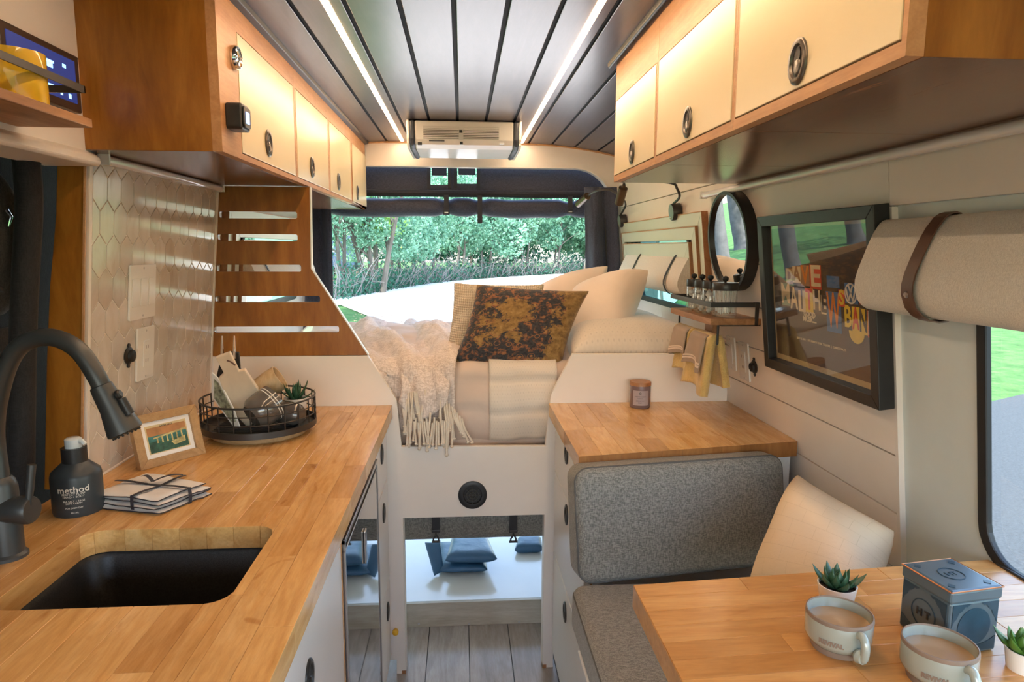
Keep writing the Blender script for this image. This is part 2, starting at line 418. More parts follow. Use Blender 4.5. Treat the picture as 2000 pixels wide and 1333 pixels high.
# white upper side panel over the sliding door
xh = -.70
zb0 = P(168, 300, x=xh).z; zb1 = P(170, 320, x=xh+.012).z
obj('upper_panel', MB().box((xh-.08, YN, zb0-.01), (xh, 1.36, 1.93)), m_white, wl_, bevel=.003)
obj('panel_lip', MB().prism([(xh-.09, YN, zb1), (xh+.010, YN, zb1), (xh+.016, YN, zb1+.006), (xh+.014, YN, zb0-.004), (xh, YN, zb0+.006), (xh-.09, YN, zb0+.006)], (0, 1.362-YN, 0)), m_white, wl_, bevel=.003)
obj('groove', MB().box((xh-.004, YN, P(0, 40, x=xh).z-.001), (xh+.0006, 1.36, P(0, 40, x=xh).z+.001)), m_ink, wl_)
# picket tiles
TW, TP = .055, .068
tm = plain('marble_tile', (.64, .59, .54), .16, var=.03, scale=6, coat=.3)
def tilemat():
    m, nt, b = base('marble_picket_tile')
    v = coords(nt, (1, 1, .6)); n = noi(nt, v, 9, 5, .6, 1.6)
    c = ramp(nt, n, [(.22, (.46, .34, .22)), (.34, (.62, .55, .48)), (.55, (.70, .65, .60)), (.8, (.75, .71, .67))])
    oi = nt.nodes.new('ShaderNodeObjectInfo')
    t = ramp(nt, oi.outputs['Random'], [(0, (.84, .80, .76)), (.3, (.97, .97, .97)), (.8, (1, 1, 1)), (1, (.86, .87, .90))])
    nt.links.new(mixc(nt, 1, c, t, 'MULTIPLY'), b.inputs['Base Color']); b.inputs['Roughness'].default_value = .17; b.inputs['Coat Weight'].default_value = .2
    return m
m_tile = tilemat()
def tile_mesh():
    g = .0014; w = TW/2-g; h1 = .0225-g*.4; h2 = .0455-g*1.3
    pl = [(w, -h1), (w, h1), (0, h2), (-w, h1), (-w, -h1), (0, -h2)]
    mb = MB(); mb.prism([(0, a, b) for a, b in pl], (.005, 0, 0)); return mb
t0 = obj('tile', tile_mesh(), m_tile, wl_, bevel=.0008)
first = True
obj('grout_bed', wallpanel(-1, 1.386, 2.046, ZC, ZU-.003, .0062, -.003+.0029), m_grout, wl_)
tilt = math.atan(.09)
for r in range(0, 11):
    z = ZC-.01+r*TP; off = TW/2 if r % 2 else 0
    for k in range(13):
        y = 1.386+off+k*TW
        y = y
        full = y-TW/2 > 1.384 and y+TW/2 < 2.05 and z-.0455 > ZC-.002 and z+.0455 < ZU+.002
        if full:
            o = t0 if first else t0.copy()
            if not first: COL.objects.link(o)
            first = False
            o.location = (xl(z)+.0035, y, z); o.rotation_euler = (0, tilt, 0)
        else:
            g = .0014; w = TW/2-g; h1 = .0225-g*.4; h2 = .0455-g*1.3
            poly = [(y+w, z-h1), (y+w, z+h1), (y, z+h2), (y-w, z+h1), (y-w, z-h1), (y, z-h2)]
            def clip(pl, ax, val, keep_gt):
                out = []
                for i in range(len(pl)):
                    a, b = pl[i], pl[(i+1) % len(pl)]
                    ia = (a[ax] > val) == keep_gt; ib = (b[ax] > val) == keep_gt
                    if ia: out.append(a)
                    if ia != ib:
                        t = (val-a[ax])/(b[ax]-a[ax]); out.append((a[0]+(b[0]-a[0])*t, a[1]+(b[1]-a[1])*t))
                return out
            for ax, val, kg in ((0, 1.386, True), (0, 2.046, False), (1, ZC+.002, True), (1, ZU-.004, False)):
                poly = clip(poly, ax, val, kg)
                if len(poly) < 3: break
            if len(poly) < 3: continue
            obj('tile', MB().prism([(xl(b)+.0035, a, b) for a, b in poly], (.005, 0, 0)), m_tile, wl_, bevel=.0006)
obj('edge_trim', MB().prism([(xl(ZC)+.0, 1.374, ZC), (xl(ZC)+.009, 1.374, ZC), (xl(ZU)+.009, 1.374, ZU), (xl(ZU), 1.374, ZU)], (0, .010, 0)), m_white, wl_)
obj('edge_trim', MB().prism([(xl(ZC)+.0, 2.046, ZC), (xl(ZC)+.012, 2.046, ZC), (xl(ZU)+.012, 2.046, ZU), (xl(ZU), 2.046, ZU)], (0, .007, 0)), m_white, wl_)
obj('caulk', MB().tube([(xl(ZC)+.009, 1.38, ZC+.002), (xl(ZC)+.009, 2.045, ZC+.002)], .003, 6), m_white, wl_)
# right wall: shiplap boards
wR = struct('wall_right')
obj('backing', wallpanel(1, 1.205, YE, 0, 1.93, -.012, .03, [WH]), m_black, wR)
zs = [1.596-.12*i for i in range(0, 7)]
for i in range(-2, 7):
    zt = 1.596-.12*i; zb = zt-.12
    y1 = YE-.002 if zb > 1.46 else 2.13
    obj('board', wallpanel(1, 1.205, y1, zb+.0015, zt-.0015, 0, .011), m_ship, wR, bevel=.001)
obj('board', wallpanel(1, 1.205, 2.13, .3, .755, 0, .011), m_ship, wR)
obj('panel', wallpanel(1, 2.132, 2.72, .6, 1.474, 0, .011, [[(2.30, 1.165), (2.72-.002, 1.165), (2.718, 1.46), (2.30, 1.46)]]), m_white, wR)
obj('panel', wallpanel(1, 2.722, YE-.002, .6, 1.474, 0, .011, [[(2.724, 1.165), (3.12, 1.165), (3.12, 1.46), (2.724, 1.46)]]), m_white, wR)
# near section: pillar and big side window
w1y1 = P(1922, 800, x=.84).y
W1 = rrect(-.35, PR(1916, 900, -.012).y, PR(1960, 1120, -.012).z, 1.43, .07, 6)
WI = rrect(-.33, PR(1916, 900, -.012).y-.020, PR(1960, 1120, -.012).z+.018, 1.41, .055, 6)
obj('pillar_panel', wallpanel(1, YN, 1.204, 0, 1.93, -.012, .012, [W1]), plain('pillar_window_light', (.66, .73, .73), .38, var=.02), wR)  # cool window light put into the pillar colour
obj('upper_board', wallpanel(1, YN, 1.203, 1.4775, 1.594, 0, .011), m_ship, wR, bevel=.001)
obj('upper_board', wallpanel(1, YN, 1.203, 1.5975, 1.92, 0, .011), m_ship, wR, bevel=.001)
obj('edge_bead', MB().prism([(xr(.3), 1.197, .3), (xr(1.476), 1.197, 1.476), (xr(1.476)+.02, 1.197, 1.476), (xr(.3)+.02, 1.197, .3)], (0, .009, 0)), m_white, wR)
def window(name, hole, inner, side, off, tint_mat=m_glass, gas=.02):
    w = struct(name)
    f = (lambda a, b: (xr(b)-off, a, b)) if side > 0 else (lambda a, b: (xl(b)+off, a, b))
    obj('gasket', holed(hole, [inner], (side*-.012, 0, 0), f), m_rubber, w, bevel=.003)
    mb = MB(); n = len(inner)
    f2 = (lambda a, b: (xr(b)-off+.002, a, b)) if side > 0 else (lambda a, b: (xl(b)+off-.002, a, b))
    mb.add([f2(a, b) for a, b in hole], [tuple(range(len(hole)))])
    obj('pane', mb, tint_mat, w)
    return w
window('window_1', W1, WI, 1, -.016)
for sd, nm in ((1, 'window_2'), (-1, 'window_3')):
    window(nm, WH, rrect(2.325, 3.095, 1.188, 1.44, .035), sd, -.006, glass('teal_window_glass', (.16, .34, .30)))

# ================================================================== outside
GZ = -.72
def ground(px, py, dz=0): return P(px, py, z=GZ+dz)
def grassmat(name, c1, c2, c3, sc=3):
    m, nt, b = base(name); v = coords(nt, rnd=False)
    n = noi(nt, v, sc, 6, .7); n2 = noi(nt, v, sc*14, 4, .7)
    c = ramp(nt, n, [(.3, c1), (.5, c2), (.7, c3)]); c = mixc(nt, .5, c, ramp(nt, n2, [(.3, (.35, .4, .3)), (.7, (1, 1, 1))]), 'MULTIPLY')
    nt.links.new(c, b.inputs['Base Color']); b.inputs['Roughness'].default_value = .9; b.inputs['Specular IOR Level'].default_value = .1; bump(nt, b, n2, .6, .03); return m
m_grass = grassmat('lawn_grass', (.04, .10, .03), (.07, .16, .05), (.13, .23, .08))
lawn = obj('lawn', MB().grid(lambda u, v: (-70+140*u, -50+150*v, GZ+.02*fn((u*40, v*40, 0))), 60, 60), m_grass, smooth=True); lawn['kind'] = 'structure'
m_drive = plain('pale_driveway', (.66, .62, .57), .85, var=.12, scale=1.2, bs=.3, bscale=30, bd=.01)
dpts = [(640, 640), (668, 598), (735, 625), (790, 652), (1300, 700), (1500, 620), (1500, 512), (1150, 534), (1000, 541), (860, 552), (800, 558), (700, 575), (600, 588)]
dp = [ground(600, 608), ground(665, 597), ground(735, 625), ground(790, 652), Vector((-.6, 3.9, GZ)), Vector((1.35, 3.9, GZ)), Vector((3.6, 14, GZ)), Vector((15, 42, GZ)), ground(1150, 533), ground(1000, 541), ground(860, 552), ground(800, 560), ground(700, 578), ground(560, 597)]
for p in dp: p.z = GZ+.02
bm_ = MB(); bm_.prism(dp, (0, 0, .012)); dr = obj('driveway', bm_, m_drive); dr['kind'] = 'structure'
m_asph = plain('shaded_asphalt', (.034, .040, .046), .85, var=.35, scale=40, bs=.8, bscale=90, bd=.01)  # tree shade on the lane put into a darker, bluish asphalt colour
a1 = ground(1990, 775); a0 = ground(1925, 790)
ap = [Vector((-.9, -9, GZ)), Vector((-.9, 3.8, GZ)), Vector((1.3, 3.8, GZ)), a0+(a0-a1)*2.0, a1+(a1-a0)*6, Vector(((a1+(a1-a0)*6).x, -9, GZ))]
for p in ap: p.z = GZ+.01
asp = obj('asphalt_lane', MB().prism(ap, (0, 0, .012)), m_asph); asp['kind'] = 'structure'
# fallen leaves
def leafmat(name, c, c2, tr=.4, rough=.4):
    m, nt, b = base(name)
    v = coords(nt, rnd=False); n = noi(nt, v, 1.6, 4, .7); n2 = noi(nt, v, 9, 2, .6)
    cc = mixc(nt, .6, ramp(nt, n, [(.3, c), (.7, c2)]), ramp(nt, n2, [(.3, (.4, .5, .45)), (.7, (1, 1, 1))]), 'MULTIPLY')
    nt.links.new(cc, b.inputs['Base Color']); b.inputs['Roughness'].default_value = rough
    o = nt.nodes['Material Output']; t = nt.nodes.new('ShaderNodeBsdfTranslucent'); nt.links.new(cc, t.inputs[0])
    x = nt.nodes.new('ShaderNodeMixShader'); x.inputs[0].default_value = tr
    nt.links.new(b.outputs[0], x.inputs[1]); nt.links.new(t.outputs[0], x.inputs[2]); nt.links.new(x.outputs[0], o.inputs[0]); return m
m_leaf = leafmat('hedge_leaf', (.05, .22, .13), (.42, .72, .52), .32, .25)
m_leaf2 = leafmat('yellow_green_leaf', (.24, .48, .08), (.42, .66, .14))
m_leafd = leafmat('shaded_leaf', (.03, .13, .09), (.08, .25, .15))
m_bark = plain('bark', (.11, .10, .085), .9, var=.3, scale=5, bs=.6, stretch=(1, 1, .3))
m_twig = plain('bleached_twig', (.20, .19, .18), .9, var=.3, scale=2)
m_deadleaf = plain('fallen_leaf', (.42, .27, .16), .8, var=.4, scale=3)
def scatter_leaves(mb, n, fnp, size, rng, flat=0):
    for _ in range(n):
        p = fnp(); s = size*rng.uniform(.6, 1.3)
        a = Vector((rng.gauss(0, 1), rng.gauss(0, 1), rng.gauss(0, 1)*(.15 if flat else 1))).normalized()
        b = a.cross(Vector((rng.gauss(0, 1), rng.gauss(0, 1), rng.gauss(0, 1)))).normalized()
        if flat: b = a.cross(Vector((0, 0, 1))).normalized()
        k = len(mb.v); nrm = a.cross(b)
        mb.v += [p-a*s, p-b*s*.55+nrm*s*.15, p+a*s, p+b*s*.55+nrm*s*.15]; mb.f.append((k, k+1, k+2, k+3))
    return mb
rng = random.Random(3)
def dry():
    q = rng.random(); 
    if q < .55: return ground(rng.uniform(690, 800), rng.uniform(612, 655), .045)
    return Vector((rng.uniform(2, 9), rng.uniform(-2, 5), GZ+.04))
tag(obj('fallen_leaves', scatter_leaves(MB(), 900, dry, .035, rng, 1), m_deadleaf, kind='stuff'), 'dry brown leaves scattered on the grass and pavement outside', 'leaves')
# trees of the hedge row
hb = [ground(645, 588), ground(700, 577), ground(760, 566), ground(800, 560), ground(860, 552), ground(920, 546), ground(985, 541.5), ground(1050, 538), ground(1110, 535), ground(1170, 532)]
def crown(c, rx, ry, h, n, size, rng, zlo=.18, fill=.5):
    blobs = []
    for k in range(14):
        a = rng.uniform(0, 2*PI); q = rng.uniform(.2, .8)
        blobs.append((c+Vector((math.cos(a)*rx*q, math.sin(a)*ry*q, h*rng.uniform(zlo+.12, .92))), rng.uniform(.25, .45)*min(rx, h*.5)))
    def f():
        b, r = rng.choice(blobs); d = Vector((rng.gauss(0, 1), rng.gauss(0, 1), rng.gauss(0, 1))).normalized()
        return b + d*r*rng.uniform(.75, 1.05)
    return scatter_leaves(MB(), n, f, size, rng)
def tree(name, c, rx, ry, h, n, size, mat, label, seed, group=None, trunks=2, lean=.15, zlo=.18, tr=.12):
    rg = random.Random(seed); c = Vector(c)
    t = thing(name, label, 'tree', c, 0, group)
    obj('foliage', crown(c, rx, ry, h, n, size, rg, zlo), mat, t, kind='stuff')
    for k in range(trunks):
        a = rg.uniform(0, 2*PI); d = Vector((math.cos(a), math.sin(a), 0))
        p0 = c+d*rx*.12*k+Vector((0, 0, -.1)); pts = bez([p0, p0+d*lean*h*.3+Vector((0, 0, h*.3)), p0+d*lean*h+Vector((rg.uniform(-.3, .3), 0, h*.75))], 6)
        mb = MB().tube(pts, [tr*(1-.7*i/(len(pts)-1)) for i in range(len(pts))], 7)
        for q in range(4):
            s = pts[5+q]; dd = Vector((rg.uniform(-1, 1), rg.uniform(-1, 1), rg.uniform(.5, 1.2)))*h*.2
            mb.tube([s, s+dd*.5+Vector((0, 0, .1)), s+dd], [tr*.4, tr*.3, tr*.1], 5)
        obj('trunk', mb, m_bark, t, smooth=True)
    return t
HG = 'leafy trees of the hedge row beyond the driveway'
HL = 'bushy green tree in the long hedge row beyond the pale driveway'
for i in range(9):
    a, b = hb[i], hb[min(i+1, 9)]; m = (a+b)/2; dist = m.length; wd = (b-a).length*.75+1.2
    dirn = (m-Vector((0, 0, GZ))).normalized()
    c = m+dirn*2.2; c.z = GZ
    tree('hedge_tree', c, wd*.75, 2.0, 7.5+rng.uniform(-.6, .8), 11000, .0028*dist, [m_leaf, m_leaf, m_leaf][i % 3], HL, 20+i, HG, 2, .1, .22)
for i in range(5):
    px = 700+110*i; m = ground(px, 575-9.2*i); dirn = m.normalized(); c = m+dirn*24; c.z = GZ
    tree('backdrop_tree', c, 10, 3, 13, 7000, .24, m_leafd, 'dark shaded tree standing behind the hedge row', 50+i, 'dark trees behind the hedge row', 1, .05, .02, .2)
c = ground(728, 572); FT = tree('forked_tree', c, 2.4, 2.0, 7.5, 2200, .10, m_leaf, 'tree with dark forked trunks at left end of the hedge', 77, None, 3, .22, .35, .16)
c = ground(742, 575)+Vector((0, 1.0, 0)); c.z = GZ+2.6; 
YB_ = (obj('yellow_bough', scatter_leaves(MB(), 500, lambda: c+Vector((rng.gauss(0, .45), rng.gauss(0, .4), rng.gauss(0, .4)+.8)), .085, rng), m_leaf2, FT, kind='stuff'))
# undergrowth along the foot of the hedge
mb = MB(); rg = random.Random(9)
for i in range(9):
    a, b = hb[i], hb[i+1]
    for k in range(80):
        p = a.lerp(b, rg.random())+Vector((rg.uniform(-.4, .4), rg.uniform(0, 1.2), 0)); d = Vector((rg.uniform(-1, 1), rg.uniform(-.3, .3), rg.uniform(.5, 1.4)))*rg.uniform(.6, 1.6)
        if i < 3 and k > 40: continue
        q = p+d; mb.tube([p, p.lerp(q, .5)+Vector((rg.uniform(-.3, .3), 0, rg.uniform(0, .5))), q], [.022, .018, .008], 4, cap=False)
tag(obj('brush', mb, m_twig, kind='stuff'), 'pale tangled bare twigs at the foot of the hedge', 'brush')
mb = MB()
def under():
    i = rg.randrange(9); return hb[i].lerp(hb[i+1], rg.random())+Vector((rg.uniform(-.6, .6), rg.uniform(-.1, 2.2), abs(rg.gauss(0, .55))))
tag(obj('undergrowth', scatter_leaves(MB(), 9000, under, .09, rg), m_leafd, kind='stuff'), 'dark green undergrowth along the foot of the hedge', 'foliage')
# wire fence by the left end of the hedge
f0, f1 = ground(652, 566), ground(745, 556)
ft = thing('wire_fence', 'low wire fence on grass at left end of the hedge', 'fence', f0)
for k in range(6):
    p = f0.lerp(f1, k/5); obj('post', MB().tube([p, p+Vector((0, 0, 1.2))], .035, 6), m_bark, ft)
mb = MB()
for k in range(6): mb.tube([f0+Vector((0, 0, .15+.2*k)), f1+Vector((0, 0, .15+.2*k))], .008, 4)
obj('wire', mb, m_steel, ft)
# parked blue trailer far left
tl = ground(655, 548); tt = thing('trailer', 'dark blue trailer parked far behind the fence at left', 'trailer', tl)
q = (tl-Vector((0, 0, GZ))).length/35
obj('body', MB().box(tl+Vector((-3*q, 0, .8)), tl+Vector((1.0*q, 2, 2.9))), plain('trailer_blue', (.02, .05, .10), .4), tt, bevel=.05)
obj('chassis', MB().box(tl+Vector((-3*q, 0, .6)), tl+Vector((3.2*q, 1.8, .75))), m_black, tt)
for dx in (-.3, .7): obj('wheel', MB().lathe([(.01, -.12), (.38, -.12), (.42, 0), (.38, .12), (.01, .12)], tl+Vector((dx*q, -.12, .42)), (0, 1, 0), 16), m_rubber, tt)
# two lawn trees that the mirror and the framed glass reflect
for k, (x, y, r) in enumerate(((-3.90, 14, .15), (-5.6, 14.5, .17), (-9.2, 18, .20), (-8.5, 24, .25))):
    t = thing('lawn_tree', ['thick-trunked tree on the lawn, nearest, left of the driveway', 'grey-trunked tree further out on the lawn', 'slender tree far back on the lawn', 'tall tree at the lawn edge near the fence'][k], 'tree', (x, y, GZ))
    obj('trunk', MB().tube(bez([(x, y, GZ-.1), (x+.05, y, GZ+1), (x-.1, y, 4), (x, y, 8)], 5), [r*1.7, r*1.25, r*1.1]+[r]*13, 14), plain('grey_bark', (.06, .06, .06), .9, var=.3, scale=5, bs=.6), t, smooth=True)
    obj('foliage', crown(Vector((x, y, 3.2)), 4, 4, 7, 2500, .22, random.Random(90+k)), m_leaf, t, kind='stuff')

# ================================================================== furniture
def recessed_pull(parent, c, n, up, r=.03, dark=False, asp=.82):
    """oval flush pull: ring plate, hollow and thumb tongue"""
    c, n, up = Vector(c), Vector(n).normalized(), Vector(up).normalized(); s = n.cross(up)
    m1, m2 = (m_pulld, m_black) if dark else (m_pull, m_black)
    def oval(k, h, q=1.0, dz=0): return [c+n*h+s*math.cos(a)*r*asp*k*q+up*(math.sin(a)*r*k+dz) for a in [2*PI*i/28 for i in range(28)]]
    mb = MB(); L = [oval(1, 0), oval(1, .0025), oval(.93, .004), oval(.74, .004), oval(.68, .001)]
    for l in L: mb.v += l
    for i in range(4):
        for j in range(28): mb.f.append((i*28+j, i*28+(j+1) % 28, (i+1)*28+(j+1) % 28, (i+1)*28+j))
    mb.f.append(tuple(4*28+j for j in range(28)))
    p = obj('pull', mb, m1, parent, smooth=True, ang=50)
    mb = MB(); mb.prism([q for q in oval(.34, .0012, .9, r*.28)], n*.0012); obj('hollow', mb, m2, p)
    mb = MB(); L = [oval(.40, .0014, .95, -r*.28), oval(.33, .0034, .95, -r*.28)]
    for l in L: mb.v += l
    for j in range(28): mb.f.append((j, (j+1) % 28, 28+(j+1) % 28, 28+j))
    mb.f.append(tuple(28+j for j in range(28))); obj('tongue', mb, m1, p, smooth=True, ang=50)
    return p
# ---- butcher-block tops made of staves
def butcher(name, label, outer, axis, width, z0, z1, mat, hole=None, hr=.035, seed=1, apron=None):
    """outer: 4 corner points (x,y) as (x0,x1,fy0,fy1): x range and y-limit functions"""
    rg = random.Random(seed)
    x0, x1, fy0, fy1 = outer
    t = thing(name, label, 'counter' if 'table' not in name else 'table', ((x0+x1)/2, (fy0(x0)+fy1(x0))/2, z0 if apron is None else 0))
    def hy(x, lo):
        hx0, hx1, y0, y1 = hole
        d = 0
        if x < hx0+hr: d = hr-math.sqrt(max(0, hr*hr-(hx0+hr-x)**2))
        if x > hx1-hr: d = hr-math.sqrt(max(0, hr*hr-(x-hx1+hr)**2))
        return (y0+d) if lo else (y1-d)
    def emit(a, b, ya, yb, fa=None, fb=None):
        n = 7 if (fa or fb) else 1
        xs = [a+(b-a)*i/n for i in range(n+1)]
        lo = [(x, fa(x) if fa else ya) for x in xs]; hi = [(x, fb(x) if fb else yb) for x in reversed(xs)]
        obj('stave', MB().prism([(p[0], p[1], z0) for p in lo+hi], (0, 0, z1-z0+rg.uniform(-.0001, .0001))), mat, t, bevel=.0005, bseg=1)
    if axis == 'y':
        n = round((x1-x0)/width); w = (x1-x0)/n
        edges = [x0+w*i for i in range(n+1)]
        if hole:
            edges = sorted(set([e for e in edges if min(abs(e-hole[0]), abs(e-hole[1])) > .012]+[hole[0], hole[1]]))
        for a, b in zip(edges, edges[1:]):
            ya, yb = fy0((a+b)/2), fy1((a+b)/2)
            segs = [(ya, yb)]
            inh = hole and a >= hole[0]-1e-6 and b <= hole[1]+1e-6
            if inh: segs = [(ya, hole[2]), (hole[3], yb)]
            for si, (p, q) in enumerate(segs):
                cuts = [p]; c = p+rg.uniform(.08, .4)
                while c < q-.06: cuts.append(c); c += rg.uniform(.18, .46)
                cuts.append(q)
                for k, (u, v) in enumerate(zip(cuts, cuts[1:])):
                    fa = fb = None
                    if k == 0: fa = (lambda x: hy(x, False)) if (inh and si == 1) else fy0
                    if k == len(cuts)-2: fb = (lambda x: hy(x, True)) if (inh and si == 0) else fy1
                    emit(a+.0002, b-.0002, u+.0002, v-.0002, fa, fb)
    else:
        ymin = min(fy0(x0), fy0(x1)); ymax = (fy1(x0)+fy1(x1))/2
        n = round((ymax-ymin)/width)
        for i in range(n):
            cuts = [x0]; c = x0+rg.uniform(.06, .35)
            while c < x1-.06: cuts.append(c); c += rg.uniform(.18, .4)
            cuts.append(x1)
            for a, b in zip(cuts, cuts[1:]):
                f = lambda x, k: fy0(x)+(fy1(x)-fy0(x))*k/n
                emit(a+.0002, b-.0002, 0, 0, (lambda x, i=i: f(x, i)+.0002), (lambda x, i=i: f(x, i+1)-.0002))
    return t
# left counter with the sink cut-out
lc = butcher('worktop', 'long birch butcher-block worktop with the sink cut into it', (xl(ZC)+.008, XL, lambda x: .22, lambda x: YB-.001), 'y', .046, ZC-.040, ZC, m_birch, (-.645, -.327, .887, 1.147), .035, 4)
obj('back_bead', MB().box((-.80, .22, ZC-.04), (-.755, 1.37, ZC-.001)), m_birch, lc)
# sink
sk = thing('sink', 'black undermount sink set in the left worktop', 'sink', (-.486, 1.017, ZC-.24))
def sloop(g, z, r=.04): return [(a, b, z) for a, b in rrect(-.650+g, -.322-g, .882+g, 1.152-g, r, 6)]
mb = MB(); loops = [sloop(-.025, ZC-.0405), sloop(0, ZC-.0405), sloop(.006, ZC-.05), sloop(.012, ZC-.22), sloop(.03, ZC-.236, .03)]
n = len(loops[0])
for l in loops: mb.v += [Vector(p) for p in l]
for i in range(4):
    for j in range(n): mb.f.append((i*n+(j+1) % n, i*n+j, (i+1)*n+j, (i+1)*n+(j+1) % n))
mb.f.append(tuple(4*n+j for j in range(n)))
obj('basin', mb, plain('sink_composite', (.016, .015, .015), .32, var=.5, scale=300, bs=.3, bscale=500), sk, smooth=True)
obj('drain', MB().lathe([(.001, .002), (.018, .002), (.028, .005), (.033, .003), (.033, 0)], (-.486, 1.02, ZC-.2358)), m_steel, sk, smooth=True)
# faucet
FY = 1.045
fb = P(17, 1088, z=ZC); fb.y = max(fb.y, 1.03); FY = fb.y
fc = thing('faucet', 'matte black gooseneck faucet with pull-down spray head', 'faucet', (fb.x, FY, ZC))
obj('base', MB().lathe([(.0, 0), (.027, 0), (.027, .005), (.0225, .009), (.0215, .115), (.019, .125), (.014, .132), (0, .132)], (fb.x, FY, ZC), seg=32), m_faucet, fc, smooth=True)
pt = [Vector((fb.x, FY, ZC+.12)), P(2, 840, y=FY), P(6, 740, y=FY-.01), P(38, 678, y=FY-.015), P(95, 659, y=FY-.02), P(150, 682, y=FY-.025), P(190, 738, y=FY-.03), P(212, 790, y=FY-.03)]
pt[1].x = pt[0].x-.001
obj('neck', MB().tube(bez(pt, 8), .0132, 18), m_faucet, fc, smooth=True)
h0, h1 = P(196, 752, y=FY-.03), P(245, 843, y=FY-.03); hd = (h1-h0).normalized(); hl = (h1-h0).length
hh = obj('spray_head', MB().lathe([(.0125, 0), (.0155, .002), (.0165, .012), (.018, hl*.5), (.0245, hl-.006), (.025, hl), (.022, hl+.002), (0, hl+.002)], h0, hd, 28), m_faucet, fc, smooth=True)
hs = hd.cross(Vector((0, 1, 0))).normalized(); hs = -hs if hs.x < 0 else hs
for k, (q, ln) in enumerate(((.30, .010), (.56, .022))):
    c = h0+hd*hl*q+hs*(.0185+.003*k)+Vector((0, -.006, 0))
    obj('button', MB().lathe([(0, 0), (.007, 0), (.007, .004), (.005, .006), (0, .006)], c, hs, 14) if k == 0 else MB().tube([c-hd*ln*.6, c+hd*ln*.6], [.006, .007], 10), m_black, hh, smooth=True)
mb = MB()
for k in range(18):
    a = 2*PI*k/18; ax = hd.orthogonal().normalized(); bx = hd.cross(ax); c = h1+(ax*math.cos(a)+bx*math.sin(a))*.019; mb.tube([c, c+hd*.005], .0018, 6)
obj('nozzle_ring', mb, m_rubber, hh)
kb = P(25, 1000, y=FY-.015); 
obj('valve', MB().lathe([(0, 0), (.020, 0), (.020, .020), (.0215, .0205), (.0215, .038), (.019, .042), (0, .042)], (fb.x+.008, FY-.006, kb.z), (1, -.12, 0), 28), m_faucet, fc, smooth=True)
lv = obj('lever', MB().tube([P(55, 990, y=FY-.012), P(58, 955, y=FY-.010), P(62, 908, y=FY-.006)], [.0052, .0056, .0062], 12), m_faucet, fc, smooth=True)
# ---- lower left cabinets
XF = -.238
yf0, yf1 = P(668, 1060, x=XF).y, P(733, 900, x=XF).y
zft = P(668, 1056, x=XF).z
def cab_body(t, y0, y1, x0, x1, z0, z1, mat=m_white2):
    obj('carcass', MB().box((x0, y0, z0), (x1, y1, z1)), mat, t, bevel=.001)
u1 = thing('sink_cabinet', 'white cabinet with one door under the sink, left foreground', 'cabinet', (-.5, .7, 0))
mb = MB()
for a, b in (((-.76, .25, .06), (-.742, yf0-.012, .868)), ((-.76, .25, .06), (XF-.02, yf0-.012, .078)), ((-.76, .25, .06), (XF-.02, .268, .868)), ((-.76, yf0-.030, .06), (XF-.001, yf0-.012, .868)), ((XF-.02, .25, .845), (XF-.002, yf0-.012, .868))): mb.box(a, b)
obj('carcass', mb, m_white2, u1)
obj('side_edge', MB().box((XF-.012, yf0-.0115, .06), (XF+.001, yf0-.0095, .868)), m_plyedge, u1)
d1 = obj('door', MB().box((XF-.018, .30, .085), (XF, yf0-.034, .842)), m_white2, u1, bevel=.0015)
pc = P(603, 1325, x=XF); recessed_pull(d1, (XF, pc.y, pc.z), (1, 0, 0), (0, 0, 1), .03, True)
fr = thing('fridge', 'black glossy fridge with steel frame beneath the left worktop', 'fridge', (-.5, (yf0+yf1)/2, 0))
m_fridge = plain('fridge_gloss', (.010, .010, .011), .04, .0, var=0, coat=1, spec=1)
obj('body', MB().box((-.74, yf0, .06), (XF-.02, yf1, zft-.004)), m_black, fr)
fd = obj('door', MB().box((XF-.02, yf0+.012, .075), (XF+.004, yf1-.012, zft-.028)), m_fridge, fr, bevel=.002)
mb = MB(); e = .007
for a, b in (((yf0, .06), (yf0+e, zft)), ((yf1-e, .06), (yf1, zft)), ((yf0, zft-.010), (yf1, zft)), ((yf0, zft-.026), (yf1, zft-.022))): mb.box((XF-.02, a[0], a[1]), (XF+.006, b[0], b[1]))
obj('steel_frame', mb, m_steel, fr, bevel=.001)
lz = zft-.12
lt = obj('latch', MB().box((XF+.004, (yf0+yf1)/2-.012, lz-.05), (XF+.009, (yf0+yf1)/2+.012, lz+.03)), m_steel, fr, bevel=.002)
dc = thing('drawer_cabinet', 'white three-drawer cabinet between the fridge and the bed', 'cabinet', (-.5, (yf1+YB)/2, 0))
za, zb = P(761, 919, x=XF).z, P(767, 1100, x=XF).z
cab_body(dc, yf1+.002, YB-.004, -.74, XF-.019, .06, .866)
obj('stile', MB().box((XF-.019, yf1+.002, .06), (XF-.004, yf1+.02, .866)), m_plyedge, dc); obj('back_lining', MB().box((XF-.019, yf1+.02, .06), (XF-.016, YB-.006, .866)), m_plyedge, dc)
for (z0, z1), (hx, hy) in zip(((za+.003, .858), (zb+.003, za-.003), (.075, zb-.003)), ((745, 888), (749, 1003), (757, 1195))):
    d = obj('drawer', MB().box((XF-.016, yf1+.022, z0), (XF, YB-.010, z1)), m_white2, dc, bevel=.0015)
    h = P(hx, hy, x=XF); recessed_pull(d, (XF, h.y, h.z), (1, 0, 0), (0, 0, 1), .030, True)
kn = P(773, 1233, y=YB-.004)
tag(origin(obj('bumper', MB().lathe([(0, 0), (.007, 0), (.007, .006), (.010, .008), (.010, .016), (.006, .019), (0, .019)], (kn.x, YB-.0005, kn.z), (0, -1, 0), 16), plain('yellow_plastic', (.75, .42, .02), .4), smooth=True), (kn.x, YB, kn.z)), 'small yellow knob low on the white bed post', 'bumper')
